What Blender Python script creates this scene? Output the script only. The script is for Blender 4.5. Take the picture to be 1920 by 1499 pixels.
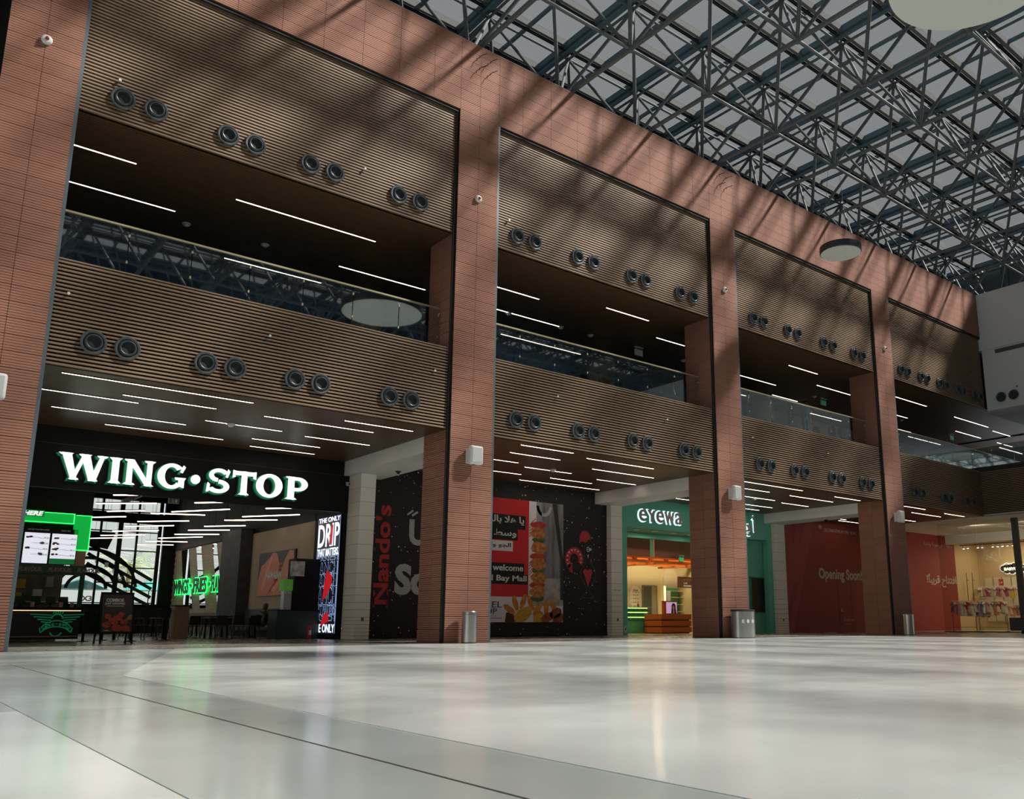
import bpy, bmesh, math, random, unicodedata
from mathutils import Vector, Matrix, Euler
random.seed(7)
PI = math.pi
SC = bpy.context.scene
for o in list(bpy.data.objects): bpy.data.objects.remove(o)
C = SC.collection

# ---------------------------------------------------------------- camera
cam = bpy.data.cameras.new('camera'); co = bpy.data.objects.new('camera', cam); C.objects.link(co)
SC.camera = co
co.location = (0, -21.756, 0.62)
co.rotation_euler = (PI/2 + 0.20408, 0, -0.698213)
cam.sensor_fit = 'HORIZONTAL'; cam.sensor_width = 36; cam.lens = 36*1610.36/1920
cam.shift_x = -(1085.78-960)/1920; cam.shift_y = (832.16-749.5)/1920
cam.clip_end = 500; cam.clip_start = .02

# ---------------------------------------------------------------- sky, sun, exposure
SKY, SUN, ROOF_T = 0.85, 29.0, 0.27
w = bpy.data.worlds.new('sky'); SC.world = w; w.use_nodes = True
w.node_tree.nodes['Background'].inputs[0].default_value = (0.93, 0.97, 1.0, 1)
w.node_tree.nodes['Background'].inputs[1].default_value = SKY
s = bpy.data.lights.new('sun', 'SUN'); s.energy = SUN; s.angle = math.radians(4.2); s.color = (1.0, .955, .89)
so = bpy.data.objects.new('sun', s); C.objects.link(so)
so.rotation_euler = Vector((-1.4, 1.0, -1.8)).to_track_quat('-Z', 'Y').to_euler(); so.location = (20, -30, 60)
SC.view_settings.view_transform = 'Standard'; SC.view_settings.look = 'None'
SC.view_settings.exposure = 0.12; SC.view_settings.gamma = 1.0; SC.view_settings.use_curve_mapping = False

# ---------------------------------------------------------------- materials
MATS = {}
def mat(name, col, rough=.6, metal=0, emit=0, var=0, vscale=8, bump=0, bscale=40, spec=.5, stretch=None, ecol=None):
    if name in MATS: return MATS[name]
    m = bpy.data.materials.new(name); m.use_nodes = True; nt = m.node_tree
    b = nt.nodes['Principled BSDF']
    b.inputs['Base Color'].default_value = (*col, 1); b.inputs['Roughness'].default_value = rough
    b.inputs['Metallic'].default_value = metal; b.inputs['Specular IOR Level'].default_value = spec
    if emit:
        b.inputs['Emission Color'].default_value = (*(ecol or col), 1); b.inputs['Emission Strength'].default_value = emit
    if var or bump:
        tc = nt.nodes.new('ShaderNodeTexCoord'); mp = nt.nodes.new('ShaderNodeMapping')
        nt.links.new(tc.outputs['Object'], mp.inputs[0])
        if stretch: mp.inputs['Scale'].default_value = stretch
    if var:
        n = nt.nodes.new('ShaderNodeTexNoise'); n.inputs['Scale'].default_value = vscale; n.inputs['Detail'].default_value = 5
        nt.links.new(mp.outputs[0], n.inputs['Vector'])
        r = nt.nodes.new('ShaderNodeValToRGB')
        r.color_ramp.elements[0].position = .3; r.color_ramp.elements[1].position = .7
        r.color_ramp.elements[0].color = (*[c*(1-var) for c in col], 1); r.color_ramp.elements[1].color = (*[min(1, c*(1+var)) for c in col], 1)
        nt.links.new(n.outputs[0], r.inputs[0]); nt.links.new(r.outputs[0], b.inputs['Base Color'])
    if bump:
        n2 = nt.nodes.new('ShaderNodeTexNoise'); n2.inputs['Scale'].default_value = bscale
        nt.links.new(mp.outputs[0], n2.inputs['Vector'])
        bp = nt.nodes.new('ShaderNodeBump'); bp.inputs['Strength'].default_value = bump; bp.inputs['Distance'].default_value = .02
        nt.links.new(n2.outputs[0], bp.inputs['Height']); nt.links.new(bp.outputs[0], b.inputs['Normal'])
    MATS[name] = m
    return m

def panel_mat(name, col, var, rough=.75):
    """cladding: every panel gets its own slight shade (Object Info random)"""
    m = bpy.data.materials.new(name); m.use_nodes = True; nt = m.node_tree; b = nt.nodes['Principled BSDF']
    b.inputs['Roughness'].default_value = rough; b.inputs['Specular IOR Level'].default_value = .3
    oi = nt.nodes.new('ShaderNodeObjectInfo'); tc = nt.nodes.new('ShaderNodeTexCoord')
    n = nt.nodes.new('ShaderNodeTexNoise'); n.inputs['Scale'].default_value = 3; n.inputs['Detail'].default_value = 6
    nt.links.new(tc.outputs['Object'], n.inputs['Vector'])
    ad = nt.nodes.new('ShaderNodeMath'); ad.operation = 'ADD'
    nt.links.new(oi.outputs['Random'], ad.inputs[0]); nt.links.new(n.outputs[0], ad.inputs[1])
    r = nt.nodes.new('ShaderNodeValToRGB'); r.color_ramp.elements[0].position = .2; r.color_ramp.elements[1].position = .85
    r.color_ramp.elements[0].color = (*[c*(1-var) for c in col], 1); r.color_ramp.elements[1].color = (*[c*(1+var) for c in col], 1)
    mu = nt.nodes.new('ShaderNodeMath'); mu.operation = 'MULTIPLY'; mu.inputs[1].default_value = .5
    nt.links.new(ad.outputs[0], mu.inputs[0]); nt.links.new(mu.outputs[0], r.inputs[0]); nt.links.new(r.outputs[0], b.inputs['Base Color'])
    MATS[name] = m
    return m

def see_through(name, tint, gloss, rough=.02, layer=0.0):
    """flat glazing: part passes, part mirrors (more at grazing angles)"""
    m = bpy.data.materials.new(name); m.use_nodes = True; nt = m.node_tree
    nt.nodes.remove(nt.nodes['Principled BSDF']); out = nt.nodes['Material Output']
    t = nt.nodes.new('ShaderNodeBsdfTransparent'); t.inputs[0].default_value = (*tint, 1)
    g = nt.nodes.new('ShaderNodeBsdfGlossy'); g.inputs['Roughness'].default_value = rough; g.inputs[0].default_value = (.93, .97, 1, 1)
    lw = nt.nodes.new('ShaderNodeLayerWeight'); lw.inputs[0].default_value = .5
    f = nt.nodes.new('ShaderNodeMath'); f.operation = 'POWER'; f.inputs[1].default_value = 5; nt.links.new(lw.outputs['Facing'], f.inputs[0])
    a = nt.nodes.new('ShaderNodeMath'); a.operation = 'ADD'; a.use_clamp = True; a.inputs[1].default_value = gloss
    nt.links.new(f.outputs[0], a.inputs[0])
    mx = nt.nodes.new('ShaderNodeMixShader'); nt.links.new(a.outputs[0], mx.inputs[0])
    nt.links.new(t.outputs[0], mx.inputs[1]); nt.links.new(g.outputs[0], mx.inputs[2]); nt.links.new(mx.outputs[0], out.inputs[0])
    MATS[name] = m
    return m

def floor_mat(name, col, rough=.16):
    m = bpy.data.materials.new(name); m.use_nodes = True; nt = m.node_tree; b = nt.nodes['Principled BSDF']
    g = nt.nodes.new('ShaderNodeNewGeometry'); 
    n = nt.nodes.new('ShaderNodeTexNoise'); n.inputs['Scale'].default_value = .4; n.inputs['Detail'].default_value = 3; n.inputs['Roughness'].default_value = .5
    nt.links.new(g.outputs['Position'], n.inputs['Vector'])
    r = nt.nodes.new('ShaderNodeValToRGB'); r.color_ramp.elements[0].position = .28; r.color_ramp.elements[1].position = .72
    r.color_ramp.elements[0].color = (*[c*.93 for c in col], 1); r.color_ramp.elements[1].color = (*[min(1, c*1.04) for c in col], 1)
    nt.links.new(n.outputs[0], r.inputs[0]); nt.links.new(r.outputs[0], b.inputs['Base Color'])
    n3 = nt.nodes.new('ShaderNodeTexNoise'); n3.inputs['Scale'].default_value = 1.3; n3.inputs['Detail'].default_value = 4
    nt.links.new(g.outputs['Position'], n3.inputs['Vector'])
    rr = nt.nodes.new('ShaderNodeMapRange'); rr.inputs[3].default_value = rough-.08; rr.inputs[4].default_value = rough+.1
    nt.links.new(n3.outputs[0], rr.inputs[0]); nt.links.new(rr.outputs[0], b.inputs['Roughness'])
    b.inputs['Specular IOR Level'].default_value = .5
    MATS[name] = m
    return m

def speckle_mat(name, col, dot, scale, thr, emit=0):
    m = bpy.data.materials.new(name); m.use_nodes = True; nt = m.node_tree; b = nt.nodes['Principled BSDF']
    tc = nt.nodes.new('ShaderNodeTexCoord'); v = nt.nodes.new('ShaderNodeTexVoronoi'); v.inputs['Scale'].default_value = scale
    nt.links.new(tc.outputs['Object'], v.inputs['Vector'])
    n = nt.nodes.new('ShaderNodeTexNoise'); n.inputs['Scale'].default_value = 1.2; nt.links.new(tc.outputs['Object'], n.inputs['Vector'])
    ml = nt.nodes.new('ShaderNodeMath'); ml.operation = 'MULTIPLY'; ml.inputs[1].default_value = thr*2.1
    nt.links.new(n.outputs[0], ml.inputs[0])
    mr = nt.nodes.new('ShaderNodeMath'); mr.operation = 'MULTIPLY'; sp = nt.nodes.new('ShaderNodeSeparateColor')
    nt.links.new(v.outputs['Color'], sp.inputs[0]); nt.links.new(sp.outputs[0], mr.inputs[0]); nt.links.new(ml.outputs[0], mr.inputs[1])
    lt = nt.nodes.new('ShaderNodeMath'); lt.operation = 'LESS_THAN'
    nt.links.new(v.outputs['Distance'], lt.inputs[0]); nt.links.new(mr.outputs[0], lt.inputs[1])
    mx = nt.nodes.new('ShaderNodeMix'); mx.data_type = 'RGBA'; mx.inputs[6].default_value = (*col, 1); mx.inputs[7].default_value = (*dot, 1)
    nt.links.new(lt.outputs[0], mx.inputs[0]); nt.links.new(mx.outputs[2], b.inputs['Base Color'])
    b.inputs['Roughness'].default_value = .7
    MATS[name] = m
    return m

BRICK = panel_mat('terracotta cladding', (.30, .142, .097), .08)
BRICKIN = MATS['terracotta cladding']
WHITETILE = panel_mat('ivory tiles', (.78, .76, .68), .04, .5)
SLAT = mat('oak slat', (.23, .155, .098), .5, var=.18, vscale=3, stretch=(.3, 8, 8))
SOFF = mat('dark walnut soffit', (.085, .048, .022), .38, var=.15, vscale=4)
BLACK = mat('matt black', (.006, .006, .006), .8)
NEAR = mat('charcoal board', (.014, .014, .014), .55)
STEELC = mat('grey steel trim', (.10, .125, .14), .45, metal=.2)
TRUSS = mat('grey painted steel tube', (.095, .11, .115), .6, spec=.3)
GIRD = mat('blue grey painted girder', (.11, .165, .20), .9, spec=.1)
GIRDW = mat('white edge strip', (.26, .28, .29), .6)
PLATE = mat('pale grey plate', (.17, .175, .175), 1, spec=0); DARKR = mat('dark grey rail', (.05, .055, .06), .9, spec=.1)
PURL = mat('pale grey purlin', (.15, .155, .155), 1, spec=0)
WHITE = mat('white plaster', (.76, .765, .73), .7)
WHITEW = mat('white painted wall', (.52, .55, .55), .7)
DKGREY = mat('dark blue grey metal sheet', (.07, .09, .10), .5, var=.1, vscale=2)
FLOORW = floor_mat('pale polished concrete', (.74, .785, .77))
FLOORG = floor_mat('grey polished concrete', (.50, .565, .55))
FLOORD = floor_mat('brown grey concrete', (.21, .20, .18), .26)
JOINT = mat('dark floor joint', (.07, .065, .05), .6)
LED = mat('linear light diffuser', (1, .82, .66), .5, emit=8, ecol=(1, .76, .60))
LEDG = mat('warm linear light diffuser', (1, .82, .7), .5, emit=9, ecol=(1, .76, .60))
LEDI = mat('suspended linear light', (1, .8, .66), .5, emit=6.0, ecol=(1, .72, .56))
ALU = mat('brushed aluminium', (.48, .49, .47), .28, metal=.9, bump=.05, bscale=60, stretch=(30, 30, .4))
CHROME = mat('satin chrome', (.6, .6, .6), .25, metal=1)
GLASSR = see_through('roof glazing', (ROOF_T**.5,)*3, .0)
GLASSB = see_through('balustrade glass', (.84, .92, .93), .30)
GLASSS = see_through('shopfront glass', (.86, .88, .84), .03)
RAIL = mat('brass handrail', (.50, .44, .27), .35, metal=.6)
SPKR = mat('white plastic', (.62, .64, .62), .5)
BLKRING = mat('dark grey plastic', (.035, .045, .05), .35)
GRYRING = mat('nozzle rim grey', (.075, .09, .10), .35, metal=.2)

# ---------------------------------------------------------------- mesh helpers
class MB:
    def __init__(s): s.v = []; s.f = []; s.m = []; s.mats = []
    def mi(s, m):
        if m not in s.mats: s.mats.append(m)
        return s.mats.index(m)
    def poly(s, pts, m=None):
        i = len(s.v); s.v += [tuple(p) for p in pts]; s.f.append(tuple(range(i, i+len(pts)))); s.m.append(s.mi(m))
    def box(s, x0, x1, y0, y1, z0, z1, m=None):
        i = len(s.v)
        s.v += [(x, y, z) for z in (z0, z1) for y in (y0, y1) for x in (x0, x1)]
        k = s.mi(m)
        for f in ((0, 2, 3, 1), (4, 5, 7, 6), (0, 1, 5, 4), (2, 6, 7, 3), (0, 4, 6, 2), (1, 3, 7, 5)):
            s.f.append(tuple(i+a for a in f)); s.m.append(k)
        return s
    def hexa(s, p, m=None):          # 8 points: bottom 4 (ccw) then top 4
        i = len(s.v); s.v += [tuple(q) for q in p]; k = s.mi(m)
        for f in ((3, 2, 1, 0), (4, 5, 6, 7), (0, 1, 5, 4), (1, 2, 6, 5), (2, 3, 7, 6), (3, 0, 4, 7)):
            s.f.append(tuple(i+a for a in f)); s.m.append(k)
        return s
    def prism(s, pts2, y0, y1, m=None):   # polygon in x,z extruded along y
        n = len(pts2); i = len(s.v); k = s.mi(m)
        s.v += [(x, y0, z) for x, z in pts2] + [(x, y1, z) for x, z in pts2]
        s.f.append(tuple(range(i, i+n))); s.f.append(tuple(range(i+2*n-1, i+n-1, -1))); s.m += [k, k]
        for a in range(n):
            b = (a+1) % n; s.f.append((i+a, i+n+a, i+n+b, i+b)); s.m.append(k)
        return s
    def tube(s, a, b, r, n=8, m=None, r2=None, cap=True):
        a = Vector(a); b = Vector(b); d = (b-a)
        if d.length < 1e-6: return s
        q = d.to_track_quat('Z', 'Y'); i = len(s.v); k = s.mi(m); r2 = r if r2 is None else r2
        for p, rr in ((a, r), (b, r2)):
            for j in range(n):
                t = 2*PI*j/n; s.v.append(tuple(p + q @ Vector((rr*math.cos(t), rr*math.sin(t), 0))))
        for j in range(n):
            l = (j+1) % n; s.f.append((i+j, i+l, i+n+l, i+n+j)); s.m.append(k)
        if cap:
            s.f.append(tuple(range(i+n-1, i-1, -1))); s.f.append(tuple(range(i+n, i+2*n))); s.m += [k, k]
        return s
    def bar(s, a, b, wd, h, m=None):       # rectangular bar, h vertical
        a = Vector(a); b = Vector(b); d = (b-a).normalized(); up = Vector((0, 0, 1))
        if abs(d.z) > .99: up = Vector((0, 1, 0))
        sd = d.cross(up).normalized()*wd/2; u = sd.cross(d).normalized()*h/2
        return s.hexa([a-sd-u, a+sd-u, b+sd-u, b-sd-u, a-sd+u, a+sd+u, b+sd+u, b-sd+u], m)
    def lathe(s, prof, n=24, axis='Z', c=(0, 0, 0), m=None, closed=False):
        i = len(s.v); k = s.mi(m)
        for r, h in prof:
            for j in range(n):
                t = 2*PI*j/n; x, y = r*math.cos(t), r*math.sin(t)
                p = (x, y, h) if axis == 'Z' else (x, h, y)
                s.v.append((c[0]+p[0], c[1]+p[1], c[2]+p[2]))
        L = len(prof)
        for q in range(L-1):
            for j in range(n):
                l = (j+1) % n; s.f.append((i+q*n+j, i+q*n+l, i+(q+1)*n+l, i+(q+1)*n+j)); s.m.append(k)
        for q, rev, q2 in ((0, True, 1), (L-1, False, L-2)):
            if prof[q][0] > 1e-3 and not (prof[q][1] == prof[q2][1] and prof[q][0] > prof[q2][0] and q != 0) and not (q == 0 and prof[0][1] == prof[1][1]):
                idx = list(range(i+q*n, i+q*n+n)); s.f.append(tuple(reversed(idx) if rev else idx)); s.m.append(k)
        return s
    def mesh(s, name):
        me = bpy.data.meshes.new(name); me.from_pydata(s.v, [], s.f)
        for m in s.mats:
            if m: me.materials.append(m)
        if len(s.mats) > 1:
            for p, k in zip(me.polygons, s.m): p.material_index = k
        bm = bmesh.new(); bm.from_mesh(me); bmesh.ops.recalc_face_normals(bm, faces=bm.faces); bm.to_mesh(me); bm.free()
        return me
    def build(s, name, m=None, parent=None, smooth=False):
        if m: s.mats = [m]; s.m = [0]*len(s.f)
        me = s.mesh(name)
        if smooth: shade(me)
        return link(name, me, parent)

def shade(me, ang=40):
    for p in me.polygons: p.use_smooth = True
    me.set_sharp_from_angle(angle=math.radians(ang))
def link(name, me, parent=None, loc=None):
    o = bpy.data.objects.new(name, me); C.objects.link(o)
    if parent: o.parent = parent
    if loc: o.location = loc
    return o
def tag(o, label=None, cat=None, group=None, kind=None):
    if label: o['label'] = label
    if cat: o['category'] = cat
    if group: o['group'] = group
    if kind: o['kind'] = kind
    return o
def thing(name, label, cat, loc=(0, 0, 0), rz=0, group=None, kind=None):
    o = bpy.data.objects.new(name, None); C.objects.link(o); o.location = loc; o.rotation_euler = (0, 0, rz)
    return tag(o, label, cat, group, kind)
def children(o): return [c for c in C.objects if c.parent == o]
KIDS = {}
def copy_tree(o, loc=None, rz=None, label=None, group=None, kids=None):
    r = o.copy(); C.objects.link(r)
    if loc is not None: r.location = loc
    if rz is not None: r.rotation_euler = (0, 0, rz)
    if label: r['label'] = label
    if group: r['group'] = group
    if o.name not in KIDS:
        KIDS[o.name] = [(c, list(children(c))) for c in children(o)]
    for c, gs in KIDS[o.name]:
        d = c.copy(); C.objects.link(d); d.parent = r
        for g in gs:
            e = g.copy(); C.objects.link(e); e.parent = d
    return r
ORD = ['first', 'second', 'third', 'fourth', 'fifth', 'sixth', 'seventh', 'eighth', 'ninth', 'tenth', 'eleventh', 'twelfth', 'thirteenth', 'fourteenth']

# text as flat mesh in local x (right), z (up), front towards -y
def shaped(t):
    """Arabic in joined forms, in visual order"""
    F = {}
    for cp in range(0xFE80, 0xFEFD):
        d = unicodedata.decomposition(chr(cp)).split()
        if len(d) == 2: F.setdefault(chr(int(d[1], 16)), {})[d[0]] = chr(cp)
        elif len(d) == 3: F.setdefault(chr(int(d[1], 16))+chr(int(d[2], 16)), {})[d[0]] = chr(cp)
    toks = []; i = 0
    while i < len(t):
        if t[i:i+2] in F and t[i] == '\u0644': toks.append(t[i:i+2]); i += 2
        else: toks.append(t[i]); i += 1
    out = []
    for k, c in enumerate(toks):
        f = F.get(c)
        if not f: out.append(c); continue
        p = F.get(toks[k-1]) if k else None; nx = F.get(toks[k+1]) if k+1 < len(toks) else None
        jp = bool(p and '<initial>' in p and '<final>' in f); jn = bool(nx and '<final>' in nx and '<initial>' in f)
        key = '<medial>' if jp and jn and '<medial>' in f else '<final>' if jp else '<initial>' if jn else '<isolated>'
        out.append(f.get(key) or f['<isolated>'])
    return ''.join(reversed(out))
TXN = [0]
def text_mesh(body, x0, x1, z0, z1, y=0, depth=.02, bold=0, shear=0, res=3, spacing=1.0):
    c = bpy.data.curves.new('lettering', 'FONT'); c.body = body; c.resolution_u = res; c.offset = bold; c.shear = shear; c.space_character = spacing
    c.extrude = .01
    o = bpy.data.objects.new('lettering', c)
    me = bpy.data.meshes.new_from_object(o)
    bpy.data.objects.remove(o); bpy.data.curves.remove(c)
    xs = [v.co.x for v in me.vertices]; ys = [v.co.y for v in me.vertices]
    ax, bx, ay, by = min(xs), max(xs), min(ys), max(ys)
    for v in me.vertices:
        X, Y, Z = v.co
        v.co = (x0+(X-ax)/(bx-ax)*(x1-x0), y - (depth if Z > 0 else 0), z0+(Y-ay)/(by-ay)*(z1-z0))
    me.materials.clear()
    return me
def text(name, body, m, x0, x1, z0, z1, y, parent=None, depth=.015, bold=0, shear=0, res=3, spacing=1.0, rot=None):
    me = text_mesh(body, x0, x1, z0, z1, y, depth, bold, shear, res, spacing)
    me.materials.append(m)
    return link(name, me, parent)
def arcpts(cx, cz, rx, rz, a0, a1, n=16):
    return [(cx+rx*math.cos(math.radians(a0+(a1-a0)*i/n)), cz+rz*math.sin(math.radians(a0+(a1-a0)*i/n))) for i in range(n+1)]
def ring(mb, cx, cz, rx, rz, wd, a0, a1, y0, y1, n=24, m=None, wz=None):
    o = arcpts(cx, cz, rx, rz, a0, a1, n); i = arcpts(cx, cz, rx-wd, rz-(wz or wd), a0, a1, n)
    for k in range(n): mb.prism([o[k], o[k+1], i[k+1], i[k]], y0, y1, m)
def stroke(mb, p, q, wd, y0, y1, m=None):
    p = Vector(p); q = Vector(q); d = (q-p).normalized(); nrm = Vector((-d[1], d[0]))*wd/2
    mb.prism([tuple(p-nrm), tuple(q-nrm), tuple(q+nrm), tuple(p+nrm)], y0, y1, m)
def disc(mb, cx, cz, r, y0, y1, n=16, m=None, rz=None):
    mb.prism(arcpts(cx, cz, r, rz or r, 0, 360*(n-1)/n, n-1), y0, y1, m)

# ================================================================= STRUCTURE
BX = [2.635+12.1*k for k in range(-1, 4)]          # opening left edges; right edge = +10.585
COLX = [1.12+12.1*k for k in range(-1, 4)]         # column left faces, 1.515 wide
COLW = 1.515
ZS0, ZS1, ZU0, ZU1, ZP = 6.31, 8.83, 12.68, 16.96, 19.60
ROW = ZP/52
XE = 49.05
YB = 7.3

def struct(name, mb, m=None, parent=None, label=None, cat=None, group=None):
    o = mb.build(name, m, parent)
    if parent is None: tag(o, label, cat, group, 'structure')
    return o

# ---- floor
fl = thing('floor', 'wide pale polished concrete floor with grey bands in front of the shops', 'floor', kind='structure')
MB().box(-16, 62, -42, 0.0, -.3, -.004).build('screed', FLOORG, fl)
MB().box(-16, 62, 0.02, 32, -.3, 0.0).build('threshold_paving', FLOORD, fl)
def clip(poly, a, b, c):      # keep a*x+b*y<=c
    out = []
    for i in range(len(poly)):
        p, q = poly[i], poly[(i+1) % len(poly)]
        fp, fq = a*p[0]+b*p[1]-c, a*q[0]+b*q[1]-c
        if fp <= 0: out.append(p)
        if (fp < 0 < fq) or (fq < 0 < fp):
            t = fp/(fp-fq); out.append((p[0]+t*(q[0]-p[0]), p[1]+t*(q[1]-p[1])))
    return out
def slab(poly, m, name='paving_slab'):
    if len(poly) < 3: return
    mb = MB(); n = len(poly)
    mb.v = [(x, y, 0.0) for x, y in poly] + [(x, y, -.004) for x, y in poly]
    mb.f = [tuple(range(n))] + [(i, (i+1) % n, n+(i+1) % n, n+i) for i in range(n)]; mb.m = [0]*(n+1)
    mb.build(name, m, fl)
G = .003
xs = [2.56+i*4.03 for i in range(12)] + [62]
ys = [-42, -36, -30, -24, -19.9, -15.9, -11.9, -7.9, -3.95, -.06]
for i in range(len(xs)-1):
    for j in range(len(ys)-1):
        p = [(xs[i]+G, ys[j]+G), (xs[i+1]-G, ys[j]+G), (xs[i+1]-G, ys[j+1]-G), (xs[i]+G, ys[j+1]-G)]
        # near-left corner of the pale field is cut back by a grey wedge
        slab(clip(p, -5.61, 1.85, -5.61*2.56+1.85*-10.48), FLOORW)
for j in range(3):
    slab([(-3+G, -42+9.2*j+G), (1.02, -42+9.2*j+G), (1.02, -32.8+9.2*j-G), (-3+G, -32.8+9.2*j-G)], FLOORW)
gb = [-42, -30, -24, -19.2, -14.69, -10.1, -6.4, -3.2, -.06]
for j in range(len(gb)-1):
    slab([(1.03, gb[j]+G), (1.938, gb[j]+G), (1.938, gb[j+1]-G), (1.03, gb[j+1]-G)], FLOORG, 'band_slab')
mb = MB().box(1.940, 1.956, -40, -6.5, -.003, .0006); mb.build('expansion_joint', JOINT, fl)
mb = MB().box(-16, 49, -.055, .02, -.003, .001); mb.build('threshold_joint', mat('threshold strip', (.035, .033, .03), .4), fl)

# ---- terracotta cladding panels (shared meshes)
def panel_mesh(w, h, n=6, gap=.010, pj=.010, deep=.03, mirror=1):
    mb = MB(); x0, x1 = pj/2, w-pj/2; bh = h/n; y1 = deep
    for k in range(n):
        z0 = k*bh + (gap*1.3 if k == 0 else gap*.55); z1 = (k+1)*bh - gap*.55
        mb.poly([(x0, 0, z0), (x1, 0, z0), (x1, 0, z1), (x0, 0, z1)])
        mb.poly([(x0, y1, z0), (x1, y1, z0), (x1, 0, z0), (x0, 0, z0)])
        mb.poly([(x0, 0, z1), (x1, 0, z1), (x1, y1, z1), (x0, y1, z1)])
        mb.poly([(x0, y1, z0), (x0, 0, z0), (x0, 0, z1), (x0, y1, z1)])
        mb.poly([(x1, 0, z0), (x1, y1, z0), (x1, y1, z1), (x1, 0, z1)])
    mb.mats = [BRICK]; mb.m = [0]*len(mb.f)
    return mb.mesh('panel')
PM = {}
def pmesh(w, h=ROW):
    k = (round(w, 3), round(h, 3))
    if k not in PM: PM[k] = panel_mesh(w, h)
    return PM[k]
def panel(parent, w, x, y, z, rz=0):
    o = link('panel', pmesh(w), parent, (x, y, z)); o.rotation_euler = (0, 0, rz); return o
collab = ['terracotta clad column wholly left of the chicken shop front', 'terracotta clad column at the left end of the chicken shop front, cut by the picture edge',
          'terracotta clad column between the chicken shop and the speckled black hoarding', 'terracotta clad column in front of the turquoise optician shop',
          'terracotta clad column in front of the red hoarding']
for k, cx in enumerate(COLX):
    col = thing('column', collab[k], 'column', (cx, 0, 0), group='terracotta clad columns', kind='structure')
    core = MB().box(.03, COLW-.03, .035, 1.56, 0, ZS1+4.2).box(.03, COLW-.03, .035, .5, ZS1+4.2, ZP).build('core', JOINT, col)
    if k > 0:
        for r in range(52):
            for j in range(2): panel(col, COLW/2, j*COLW/2, 0, r*ROW)
    zr = [r for r in range(52) if r*ROW < ZS0-.2 or ZS1-.2 < r*ROW < ZU0-.2] if k > 0 else []
    for r in zr:                         # left flank, then right flank
        for j in range(2):
            panel(col, .735, 0, .10+(j+1)*.735, r*ROW, -PI/2)
            panel(col, .735, COLW, .10+j*.735, r*ROW, PI/2)
    MB().box(.0, COLW, .02, 1.58, 0, .03).build('plinth', JOINT, col)

# ---- parapet (upper facade beam) over each opening, with panels
for k, x0 in enumerate(BX):
    if k == 0: continue
    x1 = min(x0+10.585, XE)
    wl = thing('wall_parapet', f'terracotta clad parapet band above the {ORD[k-1]} slatted bay from the left', 'wall', (x0, 0, ZU1), group='parapet bands', kind='structure')
    MB().box(0, x1-x0, .035, .5, 0, ZP-ZU1).build('backing', JOINT, wl)
    ws = [1.0]+[(10.585-2.0)/7]*7+[1.0] if k < 4 else [1.0]+[(10.585-2.0)/7]*7+[.385]
    x = 0
    for wd in ws:
        for r in range(45, 52): panel(wl, wd, x, 0, (r-45)*ROW)
        x += wd
    if k < 5: MB().box(0, x1-x0, .03, .52, ZP-ZU1, ZP-ZU1+.03).build('coping', STEELC, wl)

# ---- slatted bands
def slat_mesh(L):
    mb = MB(); mb.box(0, L, 0, .055, 0, .044); return mb.mesh('slat')
def band(name, k, x0, x1, z0, z1, label, y=.12):
    t = thing(name, label, 'slatted band', (x0, y, z0), group='oak slatted bands', kind='structure')
    L = x1-x0; n = round((z1-z0)/.0922); pt = (z1-z0)/n
    me = slat_mesh(L); me.materials.append(SLAT)
    for i in range(n): link('slat', me, t, (0, 0, i*pt))
    MB().box(0, L, .10, .16, -.0, z1-z0).build('backing_board', BLACK, t)
    MB().box(0, L, 0, .16, z1-z0-.012, z1-z0+.02).build('capping', SLAT, t)
    return t
baylab = ['chicken shop bay', 'speckled hoarding bay', 'turquoise optician bay', 'red hoarding bay', 'baby clothes shop bay']
baylab2 = ['leftmost bay with the chicken shop', 'second bay, over the speckled black hoarding', 'third bay, over the turquoise optician', 'fourth bay, beside the white end wall']
for k in range(1, 5):
    x0 = BX[k]+.09; x1 = BX[k]+10.585-.09; u1 = x1
    if k == 4: x1 = 47.68; u1 = XE
    band('slat_screen', k, x0, x1, ZS0, ZS1, f'lower oak slatted band of the {baylab2[k-1]}')
    band('slat_screen', k, x0, u1, ZU0, ZU1-.1, f'tall upper oak slatted band of the {baylab2[k-1]}')
    fr = thing('trim_reveal', f'dark steel reveal trim framing the {baylab2[k-1]}', 'trim', (BX[k], 0, 0), group='steel reveal trims', kind='structure')
    w_ = 10.585 if k < 4 else XE-BX[k]
    MB().box(-.004, .075, .015, .13, 0, ZU1).build('left_jamb', STEELC, fr)
    if k < 4: MB().box(w_-.085, w_-.005, .06, .13, 0, ZU1).build('right_jamb', BLACK, fr)
    MB().box(.0, w_, .04, .2, ZU1-.10, ZU1-.005).build('head_channel', BLACK, fr)
# bay further left, only a sliver shows
band('slat_screen', 0, -9, .9, ZU0, ZU1, 'sliver of upper oak slatted band left of the first column')
# perpendicular lower band on the end wall
t = thing('slat_screen', 'oak slatted band on the right end wall, meeting the lower bands in the corner', 'slatted band', (47.68, .12, ZS0), -PI/2, group='oak slatted bands', kind='structure')
me = slat_mesh(14); me.materials.append(SLAT)
for i in range(27): link('slat', me, t, (0, 0, i*(ZS1-ZS0)/27))
MB().box(0, 14, .10, .16, 0, ZS1-ZS0).build('backing_board', BLACK, t)
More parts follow.
